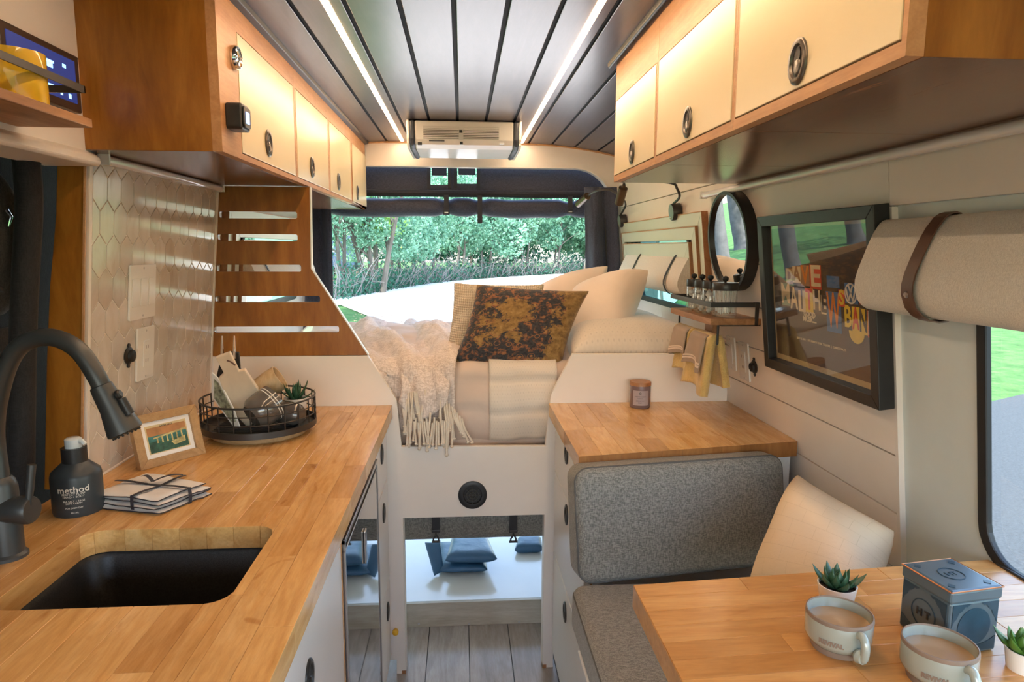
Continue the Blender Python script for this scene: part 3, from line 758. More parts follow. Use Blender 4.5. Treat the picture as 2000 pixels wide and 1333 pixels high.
# ---- upper cabinets, left
def pulls(parent, px, py, x, n, r=.031, asp=.85):
    c = P(px, py, x=x); return recessed_pull(parent, (x, c.y, c.z), n, (0, 0, 1), r, False, asp)
XU = -.451
def ucab(name, label, y0, y1, xf, xb, doors, side, ztop, endmat=None, extra=0):
    t = thing(name, label, 'cabinet', ((xf+xb)/2, (y0+y1)/2, ZU))
    s = side   # +1 faces +x (left cabinets)
    th = .012
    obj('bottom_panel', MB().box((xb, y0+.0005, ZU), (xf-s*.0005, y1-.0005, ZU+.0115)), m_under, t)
    obj('back_panel', MB().box((xb, y0, ZU+.012), (xb+s*.01, y1, ztop)), m_white, t)
    for k, yy in enumerate((y0, y1-th)): obj('side_panel', MB().box((xb, yy-(.0003 if k == 0 else -.0003), ZU+.0003), (xf-s*.0003, yy+th-(.0 if k == 0 else -.0003), ztop)), m_cherry, t, bevel=.0005)
    return t, s
def face(t, y0, y1, xf, s, doors, ztop, zd0, zd1, pull_px):
    """plywood face frame with inset laminate doors"""
    outer = [(y0, ZU+.0006), (y1, ZU+.0006), (y1, ztop), (y0, ztop)]
    holes = [[(a, zd0), (b, zd0), (b, zd1), (a, zd1)] for a, b in doors]
    obj('face_frame', holed(outer, holes, (-s*.018, 0, 0), lambda a, b: (xf, a, b)), m_plyedge, t)
    for (a, b), pp in zip(doors, pull_px):
        d = obj('door', MB().box((xf+s*.001, a+.002, zd0+.002), (xf-s*.016, b-.002, zd1-.002)), m_cream, t, bevel=.001)
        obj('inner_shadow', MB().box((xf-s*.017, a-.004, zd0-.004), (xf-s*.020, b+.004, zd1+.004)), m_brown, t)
        pulls(d, pp[0], pp[1], xf+s*.001, (s, 0, 0), .031 if s > 0 else .028, .85 if s > 0 else .78)
zt = zc(.45)+.02
D = [P(p, 200, x=XU).y for p in (468, 572, 576.5, 637, 640.5, 681, 684.5, 711)]
zd0 = P(468, 298, x=XU).z; zd1 = P(572, 168, x=XU).z
ys = [1.339, (D[1]+D[2])/2, (D[5]+D[6])/2, 3.262]
xbL = -.70
lab = ['near left wall cabinet with one cream door, gauges at its end', 'middle left wall cabinet with two cream doors', 'far left wall cabinet with one cream door, beside the rear opening']
for i, (doors, pp) in enumerate(((( (D[0], D[1]),), [(524, 280)]), (((D[2], D[3]), (D[4], D[5])), [(609, 327), (661, 355)]), (((D[6], D[7]),), [(698, 377)]))):
    t, s = ucab('wall_cabinet', lab[i], ys[i], ys[i+1]-.001, XU-.018, xbL, doors, 1, zt)
    face(t, ys[i], ys[i+1]-.001, XU, 1, doors, zt, zd0, zd1, pp)
# black cable channels where the cabinets meet the ceiling
for sx, nm, y0, y1 in ((XU+.004, 'left', 1.2, 3.27), (.408, 'right', .2, 1.86)):
    o = obj('edge_channel', MB().prism([(sx-.006, y0, zc(sx)-.013), (sx+.012*(1 if sx < 0 else -1), y0, zc(sx)-.010), (sx+.014*(1 if sx < 0 else -1), y0, zc(sx)+.002), (sx-.006, y0, zc(sx)+.002)], (0, y1-y0, 0)), m_black, bevel=.002)
    tag(o, 'black trim channel along the top of the %s wall cabinets' % nm, 'trim', None)
# gauges on the near stile
g = P(456, 113, x=XU)
gt = thing('chrome_vent', 'round chrome button on the end stile of the left cabinet', 'vent', (XU, g.y, g.z))
obj('bezel', MB().lathe([(0, 0), (.023, 0), (.024, .004), (.021, .011), (.017, .012), (.013, .008), (0, .007)], (XU, g.y, g.z), (1, 0, 0), 28), m_chrome, gt, smooth=True)
obj('blade', MB().tube([(XU+.010, g.y, g.z-.016), (XU+.013, g.y+.002, g.z), (XU+.010, g.y, g.z+.016)], .004, 8), m_chrome, gt, smooth=True)
g = P(449, 230, x=XU)
gt = thing('thermostat', 'small black thermostat with blue lit screen on left cabinet', 'thermostat', (XU, g.y, g.z))
def rr3(x, y, z, hy, hz, r, n=5): return [(x, y+a, z+b) for a, b in rrect(-hy, hy, -hz, hz, r, n)]
obj('housing', MB().prism(rr3(XU, g.y, g.z, .027, .025, .008), (.030, 0, 0)), m_black, gt, bevel=.003)
obj('face', MB().prism(rr3(XU+.030, g.y, g.z, .021, .020, .008), (.004, 0, 0)), m_pulld, gt, bevel=.0015)
obj('screen', MB().box((XU+.0335, g.y-.011, g.z-.012), (XU+.0348, g.y+.009, g.z+.010)), emis('lit_screen', (.28, .50, 1.0), 1.6), gt)
# ---- upper cabinets, right
XV = .413
yv0 = P(1768, 112, x=XV).y; E = [P(p, py, x=XV).y for p, py in ((1760, 90), (1437, 200), (1430, 200), (1284.5, 230), (1280, 230), (1202, 260))]
zr0 = P(1437, 233, x=XV).z; zr1 = P(1280, 125, x=XV).z
ztr = zc(.41)+.02
yr = [yv0, (E[1]+E[2])/2, (E[3]+E[4])/2, P(1200, 300, x=XV).y]
lab = ['nearest right wall cabinet with large cream door, top right foreground', 'middle right wall cabinet with one cream door', 'far right wall cabinet with smallest cream door, near the lamps']
for i, (dd, pp) in enumerate((((E[1], E[0]), (1560, 120)), ((E[3], E[2]), (1344, 239)), ((E[5], E[4]), (1235, 297)))):
    a, b = sorted(dd)
    t, s = ucab('wall_cabinet', lab[i], yr[i], yr[i+1]-.001, XV+.018, .775, None, -1, ztr)
    face(t, yr[i], yr[i+1]-.001, XV, -1, [(a, b)], ztr, zr0, zr1, [pp])
# light bars under the cabinets
m_diff = plain('frosted_diffuser', (.80, .80, .82), .22, var=.02, coat=.6)
def lightbar(label, pts, r):
    t = thing('light_bar', label, 'light', pts[0])
    obj('diffuser', MB().tube(pts, r, 12), m_diff, t, smooth=True)
    for p in (pts[0], pts[-1]):
        obj('end_cap', MB().box(Vector(p)-Vector((r*1.1, .003, r*1.1)), Vector(p)+Vector((r*1.1, .003, r*1.1))), m_plastic, t)
lightbar('clear strip light along wall under the left cabinets', [(xl(ZU)+.021, 1.40, ZU-.010), (xl(ZU)+.021, 2.04, ZU-.010)], .0095)
lightbar('long clear strip light along wall under the right cabinets', [(xr(ZU)-.022, .3, ZU-.011), (xr(ZU)-.022, PR(1375, 362, .02).y, ZU-.011)], .010)
# ceiling LED strips
m_led = emis('warm_led', LED_WARM, LED_STRENGTH)
m_ledcore = emis('led_core', (1.0, .80, .58), LED_STRENGTH*1.3)
for x, nm in ((-.2755, 'left'), (.2855, 'right')):
    t = thing('led_strip', 'warm glowing LED strip, %s of the two on the ceiling' % nm, 'light', (x, 1.2, zc(x)), 0)
    obj('channel', MB().box((x-.0075, .1, zc(x)-.0015), (x+.0075, YE-.03, zc(x)+.002)), m_led, t)
    obj('diodes', MB().box((x-.0032, .1, zc(x)-.0030), (x+.0032, YE-.03, zc(x)-.0014)), m_ledcore, t)
# ---- slotted plywood end panel
sp = thing('slotted_panel', 'stained plywood end panel with five slots above the left worktop', 'panel', (-.55, YB, 1.07))
def py2(px, py): v = P(px, py, y=YB); return (v.x, v.z)
out = [(xl(ZU)+.012, ZU-.002), py2(604, 350), py2(607, 525), py2(718, 694), (xl(1.062)+.012, py2(600, 695)[1])]
out[1] = (out[1][0], ZU-.002)
slots = []
for (a, b, c, d) in ((429, 414, 580, 426.5), (426, 458, 581, 470.5), (424, 517.5, 588, 531), (421, 578.5, 625, 591), (419, 637.5, 662, 650.5)):
    p, q = py2(a, d), py2(c, b); sl = rrect(p[0], q[0], p[1], q[1], .0055, 3)
    slots.append(sl)
fr_ = obj('face_panel', holed(out, slots, (0, .017, 0), lambda a, b: (a, YB, b)), m_cherry, sp)
ep = [out[1], out[2], out[3]]
mb = MB()
for a, b in zip(ep, ep[1:]):
    d = Vector((b[0]-a[0], 0, b[1]-a[1])).normalized(); nn = Vector((-d.z, 0, d.x)); nn = nn if nn.x > 0 else -nn
    mb.obox(Vector((a[0], YB-.0005, a[1])), Vector((b[0]-a[0], 0, b[1]-a[1])), nn*.003, Vector((0, .018, 0)))
obj('edge_band', mb, m_white2, sp)
# ---- bed surround: one white panel cut to shape
bs = thing('bed_frame', 'white bed platform frame with cut-out front panel', 'bed frame', (.035, YB, 0))
def pp(px, py): return py2(px, py)
L0 = (out[4][0], out[4][1]-.001)
loop = [pp(1310, 692)[0:2], pp(1118, 692), pp(1076, 772), (.2625, pp(1064, 872)[1]), (-.1925, pp(784, 873)[1]), pp(775, 782), (out[3][0], L0[1]), L0, (-.80, .05), (-.222, .05), (-.222, 0), (-.1925, 0), (-.1925, .539), (.262, .539), (.262, 0), (.298, 0), (.298, .05), (.88, .05), (.88, pp(1310, 692)[1])]
loop[0] = (.853, pp(1310, 692)[1]); loop[-2] = (.853, .05); loop.pop()
obj('front_panel', holed(loop, [], (0, .018, 0), lambda a, b: (a, YB, b)), m_white, bs, bevel=.0015)
obj('post_foot', MB().box((-.205, YB-.001, 0), (-.193, YB+.02, .012)), m_brown, bs); obj('post_foot', MB().box((.262, YB-.001, 0), (.275, YB+.02, .012)), m_brown, bs)
obj('platform', MB().box((-.72, YB+.02, .70), (.80, 3.24, .74)), m_white, bs)
for x in (-.205, .262): obj('side_post', MB().box((x-(.0 if x > 0 else .0), YB+.0185, 0), (x+.014, YB+.05, .70)), m_white, bs)
# round vent
v = P(923, 967, y=YB); vt = thing('round_vent', 'round black air vent on the white bed panel', 'vent', (v.x, YB, v.z))
obj('bezel', MB().lathe([(.046, 0), (.046, .004), (.040, .007), (.030, .006), (.028, .001), (0, .001)], (v.x, YB, v.z), (0, -1, 0), 36), m_black, vt, smooth=True)
mb = MB()
for k in range(8):
    a = 2*PI*k/8; mb.tube([(v.x, YB-.006, v.z), (v.x+math.cos(a)*.029, YB-.006, v.z+math.sin(a)*.029)], .0011, 5)
for r in (.010, .019): mb.lathe([(r-.001, .004), (r+.001, .004), (r+.001, .007), (r-.001, .007)], (v.x, YB, v.z), (0, -1, 0), 28, True)
obj('grille', mb, plain('vent_grey', (.06, .06, .055), .5), vt)
# hanging grey flap with two straps, under the platform
fl_ = thing('rolled_flap', 'rolled grey fabric flap strapped up below the bed', 'curtain', (.035, YB+.05, .46))
zf = P(900, 1059, y=YB+.045).z
obj('fabric_roll', MB().grid(lambda u, w: (-.24+.52*u, YB+.075+.028*math.cos(2*PI*w)+.002*fn((u*9, w*3, 1)), (zf+.56)/2+.5*(.56-zf)*1.0*math.sin(2*PI*w)), 24, 20), m_gcush, fl_, smooth=True)
for px, nm in ((851, 1), (1003, 2)):
    s = P(px, 1012, y=YB+.03); z1 = P(px, 1040, y=YB+.03).z; zz = P(px, 1059, y=YB+.03).z
    st = obj('strap', MB().box((s.x-.013, YB+.036, z1), (s.x+.013, YB+.040, .56)), m_black, fl_)
    obj('buckle', MB().box((s.x-.014, YB+.032, z1-.004), (s.x+.014, YB+.042, z1+.006)), m_blackm, st, bevel=.002)
    obj('snap_hook', MB().tube(bez([(s.x, YB+.036, z1), (s.x, YB+.034, z1-.010), (s.x+.008, YB+.034, zz+.010), (s.x+.006, YB+.034, zz), (s.x-.007, YB+.034, zz), (s.x-.008, YB+.034, zz+.009), (s.x, YB+.034, z1-.014)], 4), .0028, 7), m_blackm, st, smooth=True)
    obj('snap_bar', MB().tube([(s.x-.014, YB+.036, zz-.002), (s.x+.014, YB+.036, zz-.002)], .004, 8), m_blackm, st, smooth=True)
# garage floor with its lip
lipy = P(925, 1222, z=0).y; zlt = P(925, 1176, y=lipy).z
gf = thing('garage_floor', 'white storage floor under the bed with pale wood lip', 'platform', (.03, 2.6, 0))
obj('deck', MB().box((-.78, lipy+.016, zlt-.02), (.84, YE+.04, zlt)), plain('deck_white', (.72, .72, .70), .22, var=.05, scale=3, coat=.3), gf)
obj('lip', MB().box((-.40, lipy, .0), (.44, lipy+.015, zlt)), m_lip, gf, bevel=.001)
for px in (818, 916, 1014):
    s = P(px, 1219, y=lipy); obj('screw', MB().lathe([(0, 0), (.0045, 0), (.004, .0016), (0, .002)], (s.x, lipy, max(s.z, .006)), (0, -1, 0), 10), m_steel, gf)

# ---- right counter, drawers and bench
ryL, ryR = 1.506, 1.600
fy = lambda x: ryL+(ryR-ryL)*(x-.269)/(.858-.269)
rx1 = xr(ZC)-.001
rt = butcher('worktop', 'small birch worktop on the right, behind the grey seat back', (.272, rx1, fy, lambda x: YB-.001), 'y', .058, ZC-.040, ZC, m_birch, None, .03, 11)
n = 11
for i in range(n):
    a, b = .272+(rx1-.272)*i/n, .272+(rx1-.272)*(i+1)/n
    obj('end_stave', MB().prism([(a+.0002, fy(a)-.0015, ZC-.0398), (b-.0002, fy(b)-.0015, ZC-.0398), (b-.0002, fy(b), ZC-.0398), (a+.0002, fy(a), ZC-.0398)], (0, 0, .0394)), m_end, rt)
XG = .292
rd = thing('drawer_cabinet', 'white drawer cabinet under the right worktop', 'cabinet', (.55, 1.8, 0))
yd0 = 1.505
cab_body(rd, 1.62, YB-.004, XG+.019, .85, .06, .866)
obj('side_panel', MB().box((XG+.019, yd0, .06), (XG+.036, 1.62, .866)), m_white2, rd)
obj('back_lining', MB().box((XG+.016, yd0, .06), (XG+.019, YB-.006, .866)), m_plyedge, rd)
z1 = P(1086, 925, x=XG).z; z2 = P(1086, 1092, x=XG).z; z3 = P(1084, 1260, x=XG).z
ed = [.860, z1, z2, .075]
for k, (hx, hy) in enumerate(((1107, 887), (1107, 1006), (1104, 1196))):
    d = obj('drawer', MB().box((XG, yd0+.01, ed[k+1]+.003), (XG+.016, YB-.012, ed[k]-.003)), m_white2, rd, bevel=.0015)
    h = P(hx, hy, x=XG); recessed_pull(d, (XG, h.y, h.z), (-1, 0, 0), (0, 0, 1), .030, True)
# bench
zs_ = P(1132, 1148, y=1.40).z
bn = thing('bench', 'white bench box carrying the grey seat cushion', 'bench', (.58, .9, 0))
sx0 = P(1177, 1333, z=zs_).x
obj('box', MB().box((sx0+.018, .2, .0), (.862, 1.425, zs_-.105)), m_white2, bn, bevel=.002)
obj('drawer', MB().box((sx0+.012, .45, .10), (sx0+.018, 1.38, zs_-.14)), m_white2, bn, bevel=.002)
def cushion_box(o, u, v, w, r, nu=16, nv=10, puff=.01, seed=0):
    """rounded upholstered slab: corner o, long edges u, v and thickness w"""
    o, u, v, w = map(Vector, (o, u, v, w)); U, V, T = u.length, v.length, w.length
    un, vn, wn = u/U, v/V, w/T; c = o+u/2+v/2+w/2; mb = MB()
    def sq(a, e): return math.copysign(abs(a)**e, a)
    N1, N2 = 64, 14
    def f(p, q):
        a = 2*PI*p; b = PI*(q-.5)
        e = .28
        cx, cy_ = sq(math.cos(a), e), sq(math.sin(a), e)
        m = max(abs(cx), abs(cy_)); 
        ring = sq(math.cos(b), .30); h = sq(math.sin(b), .42)
        inx = (U/2-r)*cx/1+0; iny = (V/2-r)*cy_
        pf = (1-min(1, (cx*ring)**2))*(1-min(1, (cy_*ring)**2))*puff*math.copysign(1, h)*(abs(h)**.5)
        x = (inx+r*cx)*ring; y = (iny+r*cy_)*ring
        pos = c+un*x+vn*y+wn*(h*T/2+pf)
        return pos+wn*.0015*fn(pos*9+Vector((seed, 0, 0)))
    return mb.grid(f, N1, N2)
def slab(o, u, v, w, r, seg=6, puff=.006, seed=0, N=10):
    """upholstered slab with rounded edges: rounded-rectangle rings"""
    o, u, v, w = map(Vector, (o, u, v, w)); U, V, T = u.length, v.length, w.length
    un, vn, wn = u/U, v/V, w/T; mb = MB(); rings = []
    for k in range(seg+1):
        a = PI/2*k/seg; rings.append((r*(1-math.cos(a))*-1, r*(1-math.sin(a))))   # placeholder order
    prof = [(r*(1-math.sin(PI/2*k/seg)), r*(1-math.cos(PI/2*k/seg))) for k in range(seg+1)]     # inset, height
    lay = [(i, h) for i, h in prof]+[(i, T-h) for i, h in reversed(prof)]
    R = r*1.5
    loops = []
    def perim(ins):
        rr = max(R-ins, .004); pts = rrect(ins, U-ins, ins, V-ins, rr, 5); out = []
        for i in range(len(pts)):
            a, b = pts[i], pts[(i+1) % len(pts)]
            m = 7 if math.dist(a, b) > .08 else 1
            for j in range(m): out.append((a[0]+(b[0]-a[0])*j/m, a[1]+(b[1]-a[1])*j/m))
        return out
    cnt = None
    for ins, h in lay:
        pts = perim(ins)
        loops.append([(a, b, h) for a, b in pts])
    n = min(len(l) for l in loops)
    loops = [l for l in loops if len(l) == len(loops[0])]
    # caps: shrinking rings with a puff
    def cap(h, sgn):
        base_ = perim(r) if len(perim(r)) == len(loops[0]) else None
        src = [l for l in loops if True][0 if sgn < 0 else -1]; out = []
        for s in (.93, .8, .6, .35, .12):
            out.append([(U/2+(a-U/2)*s, V/2+(b-V/2)*s, h+sgn*puff*(1-s**2)) for a, b, _ in src])
        return out
    allr = cap(0, -1)[::-1]+loops+cap(T, 1); n = len(loops[0]); k = 0
    for l in allr:
        for a, b, h in l:
            p = o+un*a+vn*b+wn*h; mb.v.append(p+wn*.0025*fn(p*6+Vector((seed, seed, 0)))+un*.002*fn(p*7))
    for i in range(len(allr)-1):
        for j in range(n): mb.f.append((i*n+j, i*n+(j+1) % n, (i+1)*n+(j+1) % n, (i+1)*n+j))
    mb.f.append(tuple(range(n))[::-1]); mb.f.append(tuple((len(allr)-1)*n+j for j in range(n)))
    return mb
# seat back cushion: front face plane through measured corners
A = P(1136, 1146, y=1.405); B = P(1120, 912, y=1.425); Cc = P(1563, 884, y=1.50)
bk = thing('back_cushion', 'grey upholstered back cushion standing on the bench', 'cushion', (.54, 1.45, A.z))
uu = Vector((Cc.x-A.x-.018, .075, -.0)); vv = Vector((-.012, .03, B.z-A.z-.008)); ww = uu.cross(vv).normalized(); ww = -ww if ww.y < 0 else ww
o_ = Vector((A.x-.003, 1.405, A.z-.002))
obj('cover', slab(o_, uu, vv, ww*.085, .022, seed=2, puff=.010), m_gcush, bk, smooth=True, ang=80)
un, vn = uu.normalized(), vv.normalized()
def seam(o, u, v, w, ins, r): return [o+un_*0 for un_ in ()]
mb = MB(); pts = [Vector(o_)+un*a+vn*b+ww*.012 for a, b in rrect(.0015, uu.length-.0015, .0015, vv.length-.0015, .033, 6)]
mb.tube(pts+[pts[0], pts[1]], .0022, 6); obj('seam', mb, plain('piping_grey', (.10, .095, .09), .9, var=.1), bk, smooth=True)
st = thing('seat_cushion', 'grey upholstered seat cushion on the bench', 'cushion', (.56, .9, zs_-.1))
obj('cover', slab((sx0, .22, zs_-.104), (.858-sx0, 0, 0), (0, 1.425-.22, 0), (0, 0, .104), .022, seed=5, puff=.004), m_gcush, st, smooth=True, ang=80)
mb = MB(); un, vn = Vector((1, 0, 0)), Vector((0, 1, 0)); pts = [Vector((sx0, .22, zs_-.014))+un*a+vn*b for a, b in rrect(.002, .858-sx0-.002, .002, 1.2, .033, 6)]
mb.tube(pts+[pts[0], pts[1]], .0020, 6); obj('seam', mb, MATS['piping_grey'], st, smooth=True)
# ---- table
TZ = .892
tx1 = xr(TZ)+.004
tb = butcher('table', 'birch butcher-block table in the right foreground', (.256, tx1, lambda x: .22, lambda x: .933+.033*(x-.256)/.456), 'x', .038, TZ-.035, TZ, m_birchx, None, .03, 21, 1)
obj('pedestal', MB().tube([(.56, .55, .02), (.56, .55, TZ-.04)], .03, 20), m_blackm, tb, smooth=True); obj('mount', MB().box((.46, .43, TZ-.045), (.66, .67, TZ-.036)), m_blackm, tb)
obj('edge_strip', MB().prism([(.2555, .22, TZ-.035), (.256, .22, TZ-.035), (.256, .932, TZ-.035), (.2555, .932, TZ-.035)], (0, 0, .034)), m_birchx, tb)

# ================================================================== soft things
def quadcush(name_, label, cat, c4, thick, mat, loc=None, nrm=None, p=2.6, pinch=.10, wr=.006, ws=6, seed=0, N=22, group=None, edge=.12, piping=None):
    """stuffed cushion spanned by its four corners (bl, br, tr, tl)"""
    bl, br, tr, tl = map(Vector, c4)
    c = (bl+br+tr+tl)/4
    n = ((br-bl).cross(tl-bl)).normalized()
    if nrm is not None and n.dot(Vector(nrm)) < 0: n = -n
    t = thing(name_, label, cat, loc or (c.x, c.y, min(v.z for v in c4 if True) if False else min(bl.z, br.z)), 0, group)
    def f(u, v, s):
        a, b = 2*u-1, 2*v-1
        k = 1-pinch*(1-abs(a)**2)*abs(b)**3; h = 1-pinch*(1-abs(b)**2)*abs(a)**3
        uu_, vv_ = (a*h+1)/2, (b*k+1)/2
        q = bl*(1-uu_)*(1-vv_)+br*uu_*(1-vv_)+tr*uu_*vv_+tl*(1-uu_)*vv_
        e = ((1-abs(a)**p)*(1-abs(b)**p)); e = max(0, e)**.55
        w = wr*(fn(q*ws+Vector((seed, 3*seed, s)))+.7*fn(q*ws*.45+Vector((seed, s, 0)), 1, 2)*1.2)*(min(1, e*2.5))
        return q+n*s*(thick/2*e)+n*w
    m1 = MB(); m1.grid(lambda u, v: f(u, v, 1), N, N); m1.grid(lambda u, v: f(u, v, -1), N, N, flip=True)
    o = obj('cover', m1, mat, t, smooth=True, ang=0, sub=1)
    bm = bmesh.new(); bm.from_mesh(o.data); bmesh.ops.remove_doubles(bm, verts=bm.verts, dist=.0004); bmesh.ops.recalc_face_normals(bm, faces=bm.faces); bm.to_mesh(o.data); bm.free()
    for q in o.data.polygons: q.use_smooth = True
    if piping:
        pts = [f(u, 0, 1) for u in np.linspace(0, 1, 24)]+[f(1, v, 1) for v in np.linspace(0, 1, 24)][1:]+[f(1-u, 1, 1) for u in np.linspace(0, 1, 24)][1:]+[f(0, 1-v, 1) for v in np.linspace(0, 1, 24)][1:]
        obj('piping', MB().tube(pts, .0035, 6), piping, t, smooth=True)
    return t, f
BZ = 1.03
# mattress and duvet
def yfr(x): return YB+.075+.012*math.sin(x*9+1)
def duv(u, v):
    x = -.70+1.48*u
    L = 1.02; s = v*(L+.33)
    front = YB+.055
    wob = .012*fn((x*3.2, s*3, 4))
    if s < .20:      # vertical face
        z = .775+s; y = front-.016*math.sin(min(1, s/.2)*PI)+wob*.8
        y += (.012*(1-abs(math.sin((z-.772)*30+.25*math.sin(x*9)+.3*fn((x*5, z*4, 2)))))**2.5 if -.25 < x < .32 else 0)
    elif s < .33:
        a = (s-.20)/.13*PI/2; z = .975+.06*math.sin(a); y = front+.07*(1-math.cos(a))+wob
    else:
        y = front+.07+(s-.33)*1.0; z = 1.035+.022*fn((x*4, y*4, 1))+.012*math.sin(y*5+x*3)
    return (x, y, z + (.010*fn((x*7, y*7, 9))))
m_quilt = m_duvet
bd = thing('duvet', 'pale beige rumpled duvet on the rear bed', 'duvet', (.03, 2.6, .76))
obj('cover', MB().grid(duv, 90, 90, flip=True), m_duvet, bd, smooth=True, ang=0)
mt = tag(origin(obj('mattress', MB().box((-.70, YB+.07, .745), (.79, 3.20, .965)), m_sheet, bevel=.03), (.03, 2.6, .745)), 'mattress under the duvet on the rear bed', 'mattress')
# folded seams of the duvet stack seen in the opening
for k, zz in enumerate((.815, .872)):
    pass
# patterned sheet folded over the front
def sheetmat():
    m, nt, b = base('patterned_sheet')
    v = coords(nt, kind='UV', rnd=False)
    vo = nt.nodes.new('ShaderNodeTexVoronoi'); vo.inputs['Scale'].default_value = 26; vo.inputs['Randomness'].default_value = 0.0; vo.feature = 'F1'
    nt.links.new(v, vo.inputs['Vector'])
    r = ramp(nt, vo.outputs['Distance'], [(.0, (.68, .60, .52)), (.10, (.60, .53, .46)), (.17, (.72, .64, .55)), (.42, (.72, .64, .55)), (.5, (.70, .62, .53))])
    nt.links.new(r, b.inputs['Base Color']); b.inputs['Roughness'].default_value = .85; b.inputs['Sheen Weight'].default_value = .2
    return m
m_patsheet = sheetmat()
xa, xb_ = P(956, 800, y=YB+.03).x, .305
def shf(u, v):
    x = xa+(xb_-xa)*u; p = Vector(duv((x+.70)/1.48, .005+.42*v)); 
    n = Vector((0, -1, 0)) if v < .35 else (Vector((0, -.7, .7)) if v < .55 else Vector((0, 0, 1)))
    return p+n*(.008+.006*fn((x*8, v*5, 2)))+Vector((0, -.006*math.sin(x*60+v*4)*max(0, 1-v*2.2), 0))
qs = thing('folded_quilt', 'cream quilt with small diamond pattern hanging over bed front', 'quilt', (.17, YB+.05, .78))
obj('cloth', MB().grid(shf, 30, 50, flip=True), m_patsheet, qs, smooth=True, ang=0, solid=.006)
# pillows
def pillow_pattern():
    m, nt, b = base('kilim_print')
    v = coords(nt, kind='UV', rnd=False); n1 = noi(nt, v, 5.5, 8, .72, .4); n2 = noi(nt, v, 16, 6, .7, .3); n3 = noi(nt, v, 40, 3)
    ve = nt.nodes.new('ShaderNodeTexVoronoi'); ve.inputs['Scale'].default_value = 4.2; ve.inputs['Randomness'].default_value = .55; nt.links.new(v, ve.inputs['Vector'])
    basec = ramp(nt, n2, [(.32, (.10, .055, .022)), (.5, (.26, .155, .05)), (.68, (.38, .245, .09))])
    rust = ramp(nt, n2, [(.35, (.12, .045, .025)), (.6, (.33, .13, .05))])
    blue = ramp(nt, n3, [(.3, (.012, .014, .02)), (.7, (.045, .05, .06))])
    rm = ramp(nt, ve.outputs['Distance'], [(.0, (1, 1, 1)), (.18, (0, 0, 0)), (.22, (1, 1, 1)), (.28, (0, 0, 0))])
    c = mixc(nt, mixc(nt, .6, rm, (0, 0, 0)), basec, rust)
    sx = nt.nodes.new('ShaderNodeSeparateXYZ'); nt.links.new(v, sx.inputs[0])
    def M(op, a, b_):
        k = nt.nodes.new('ShaderNodeMath'); k.operation = op
        for i, q in enumerate((a, b_)):
            if isinstance(q, (int, float)): k.inputs[i].default_value = q
            else: nt.links.new(q, k.inputs[i])
        return k.outputs[0]
    # central octagon medallion stays mustard; a dark field surrounds it
    du = M('ABSOLUTE', M('SUBTRACT', sx.outputs[0], .36), 0); dv = M('ABSOLUTE', M('SUBTRACT', sx.outputs[1], .52), 0)
    oct_ = M('MAXIMUM', M('MAXIMUM', M('MULTIPLY', du, 1.25), dv), M('MULTIPLY', M('ADD', du, dv), .74))
    ringd = M('SUBTRACT', 1, M('MULTIPLY', M('ABSOLUTE', M('SUBTRACT', oct_, .40), 0), 6.5))
    right = M('MULTIPLY', M('SUBTRACT', sx.outputs[0], .86), -1.2)
    f = M('ADD', M('MULTIPLY', n1, 2.1), M('MULTIPLY', M('MAXIMUM', ringd, -.6), .30))
    f = M('ADD', f, M('MINIMUM', right, .12))
    mk = ramp(nt, M('MULTIPLY', f, .7), [(.76, (0, 0, 0)), (.80, (1, 1, 1))])
    blue = mixc(nt, ramp(nt, n2, [(.50, (0, 0, 0)), (.62, (.85, .85, .85))]), blue, rust)
    c = mixc(nt, mk, c, blue)
    ro = nt.nodes.new('ShaderNodeTexVoronoi'); ro.inputs['Scale'].default_value = 9; ro.inputs['Randomness'].default_value = .4; nt.links.new(v, ro.inputs['Vector'])
    rk = ramp(nt, ro.outputs['Distance'], [(.10, (1, 1, 1)), (.16, (0, 0, 0)), (.24, (0, 0, 0)), (.27, (.8, .8, .8)), (.31, (0, 0, 0))])
    c = mixc(nt, mixc(nt, 1, rk, mk, 'MULTIPLY'), c, (.36, .16, .06))
    nt.links.new(c, b.inputs['Base Color']); b.inputs['Roughness'].default_value = .85; b.inputs['Sheen Weight'].default_value = .15; bump(nt, b, n3, .2, .002)
    return m
yb_ = 2.20
quadcush('patterned_pillow', 'brown and navy rug-patterned pillow in front of the white ones', 'pillow',
         [P(872, 722, y=2.17), P(1098, 732, y=2.15), P(1156, 566, y=2.30), P(928, 552, y=2.30)], .13, pillow_pattern(), nrm=(0, -1, 0), seed=1, pinch=.10, wr=.004, p=3)
m_cable = plain('cream_waffle', (.72, .60, .47), .9, var=.05)
def waffle():
    m, nt, b = base('waffle_knit'); v = coords(nt, kind='UV', rnd=False)
    w1 = nt.nodes.new('ShaderNodeTexWave'); w1.inputs['Scale'].default_value = 14; w1.bands_direction = 'X'; nt.links.new(v, w1.inputs[0])
    w2 = nt.nodes.new('ShaderNodeTexWave'); w2.inputs['Scale'].default_value = 14; w2.bands_direction = 'Y'; nt.links.new(v, w2.inputs[0])
    x = mixc(nt, .5, w1.outputs[0], w2.outputs[0]); nt.links.new(ramp(nt, x, [(.2, (.62, .50, .37)), (.7, (.78, .68, .55))]), b.inputs['Base Color']); b.inputs['Roughness'].default_value = .9
    bump(nt, b, x, .8, .006); return m
quadcush('waffle_pillow', 'cream waffle-textured pillow behind the rug-patterned one', 'pillow',
         [P(866, 700, y=2.33), P(1058, 705, y=2.33), P(1066, 553, y=2.42), P(884, 550, y=2.42)], .10, waffle(), nrm=(0, -1, 0), seed=3, pinch=.06, wr=.003)
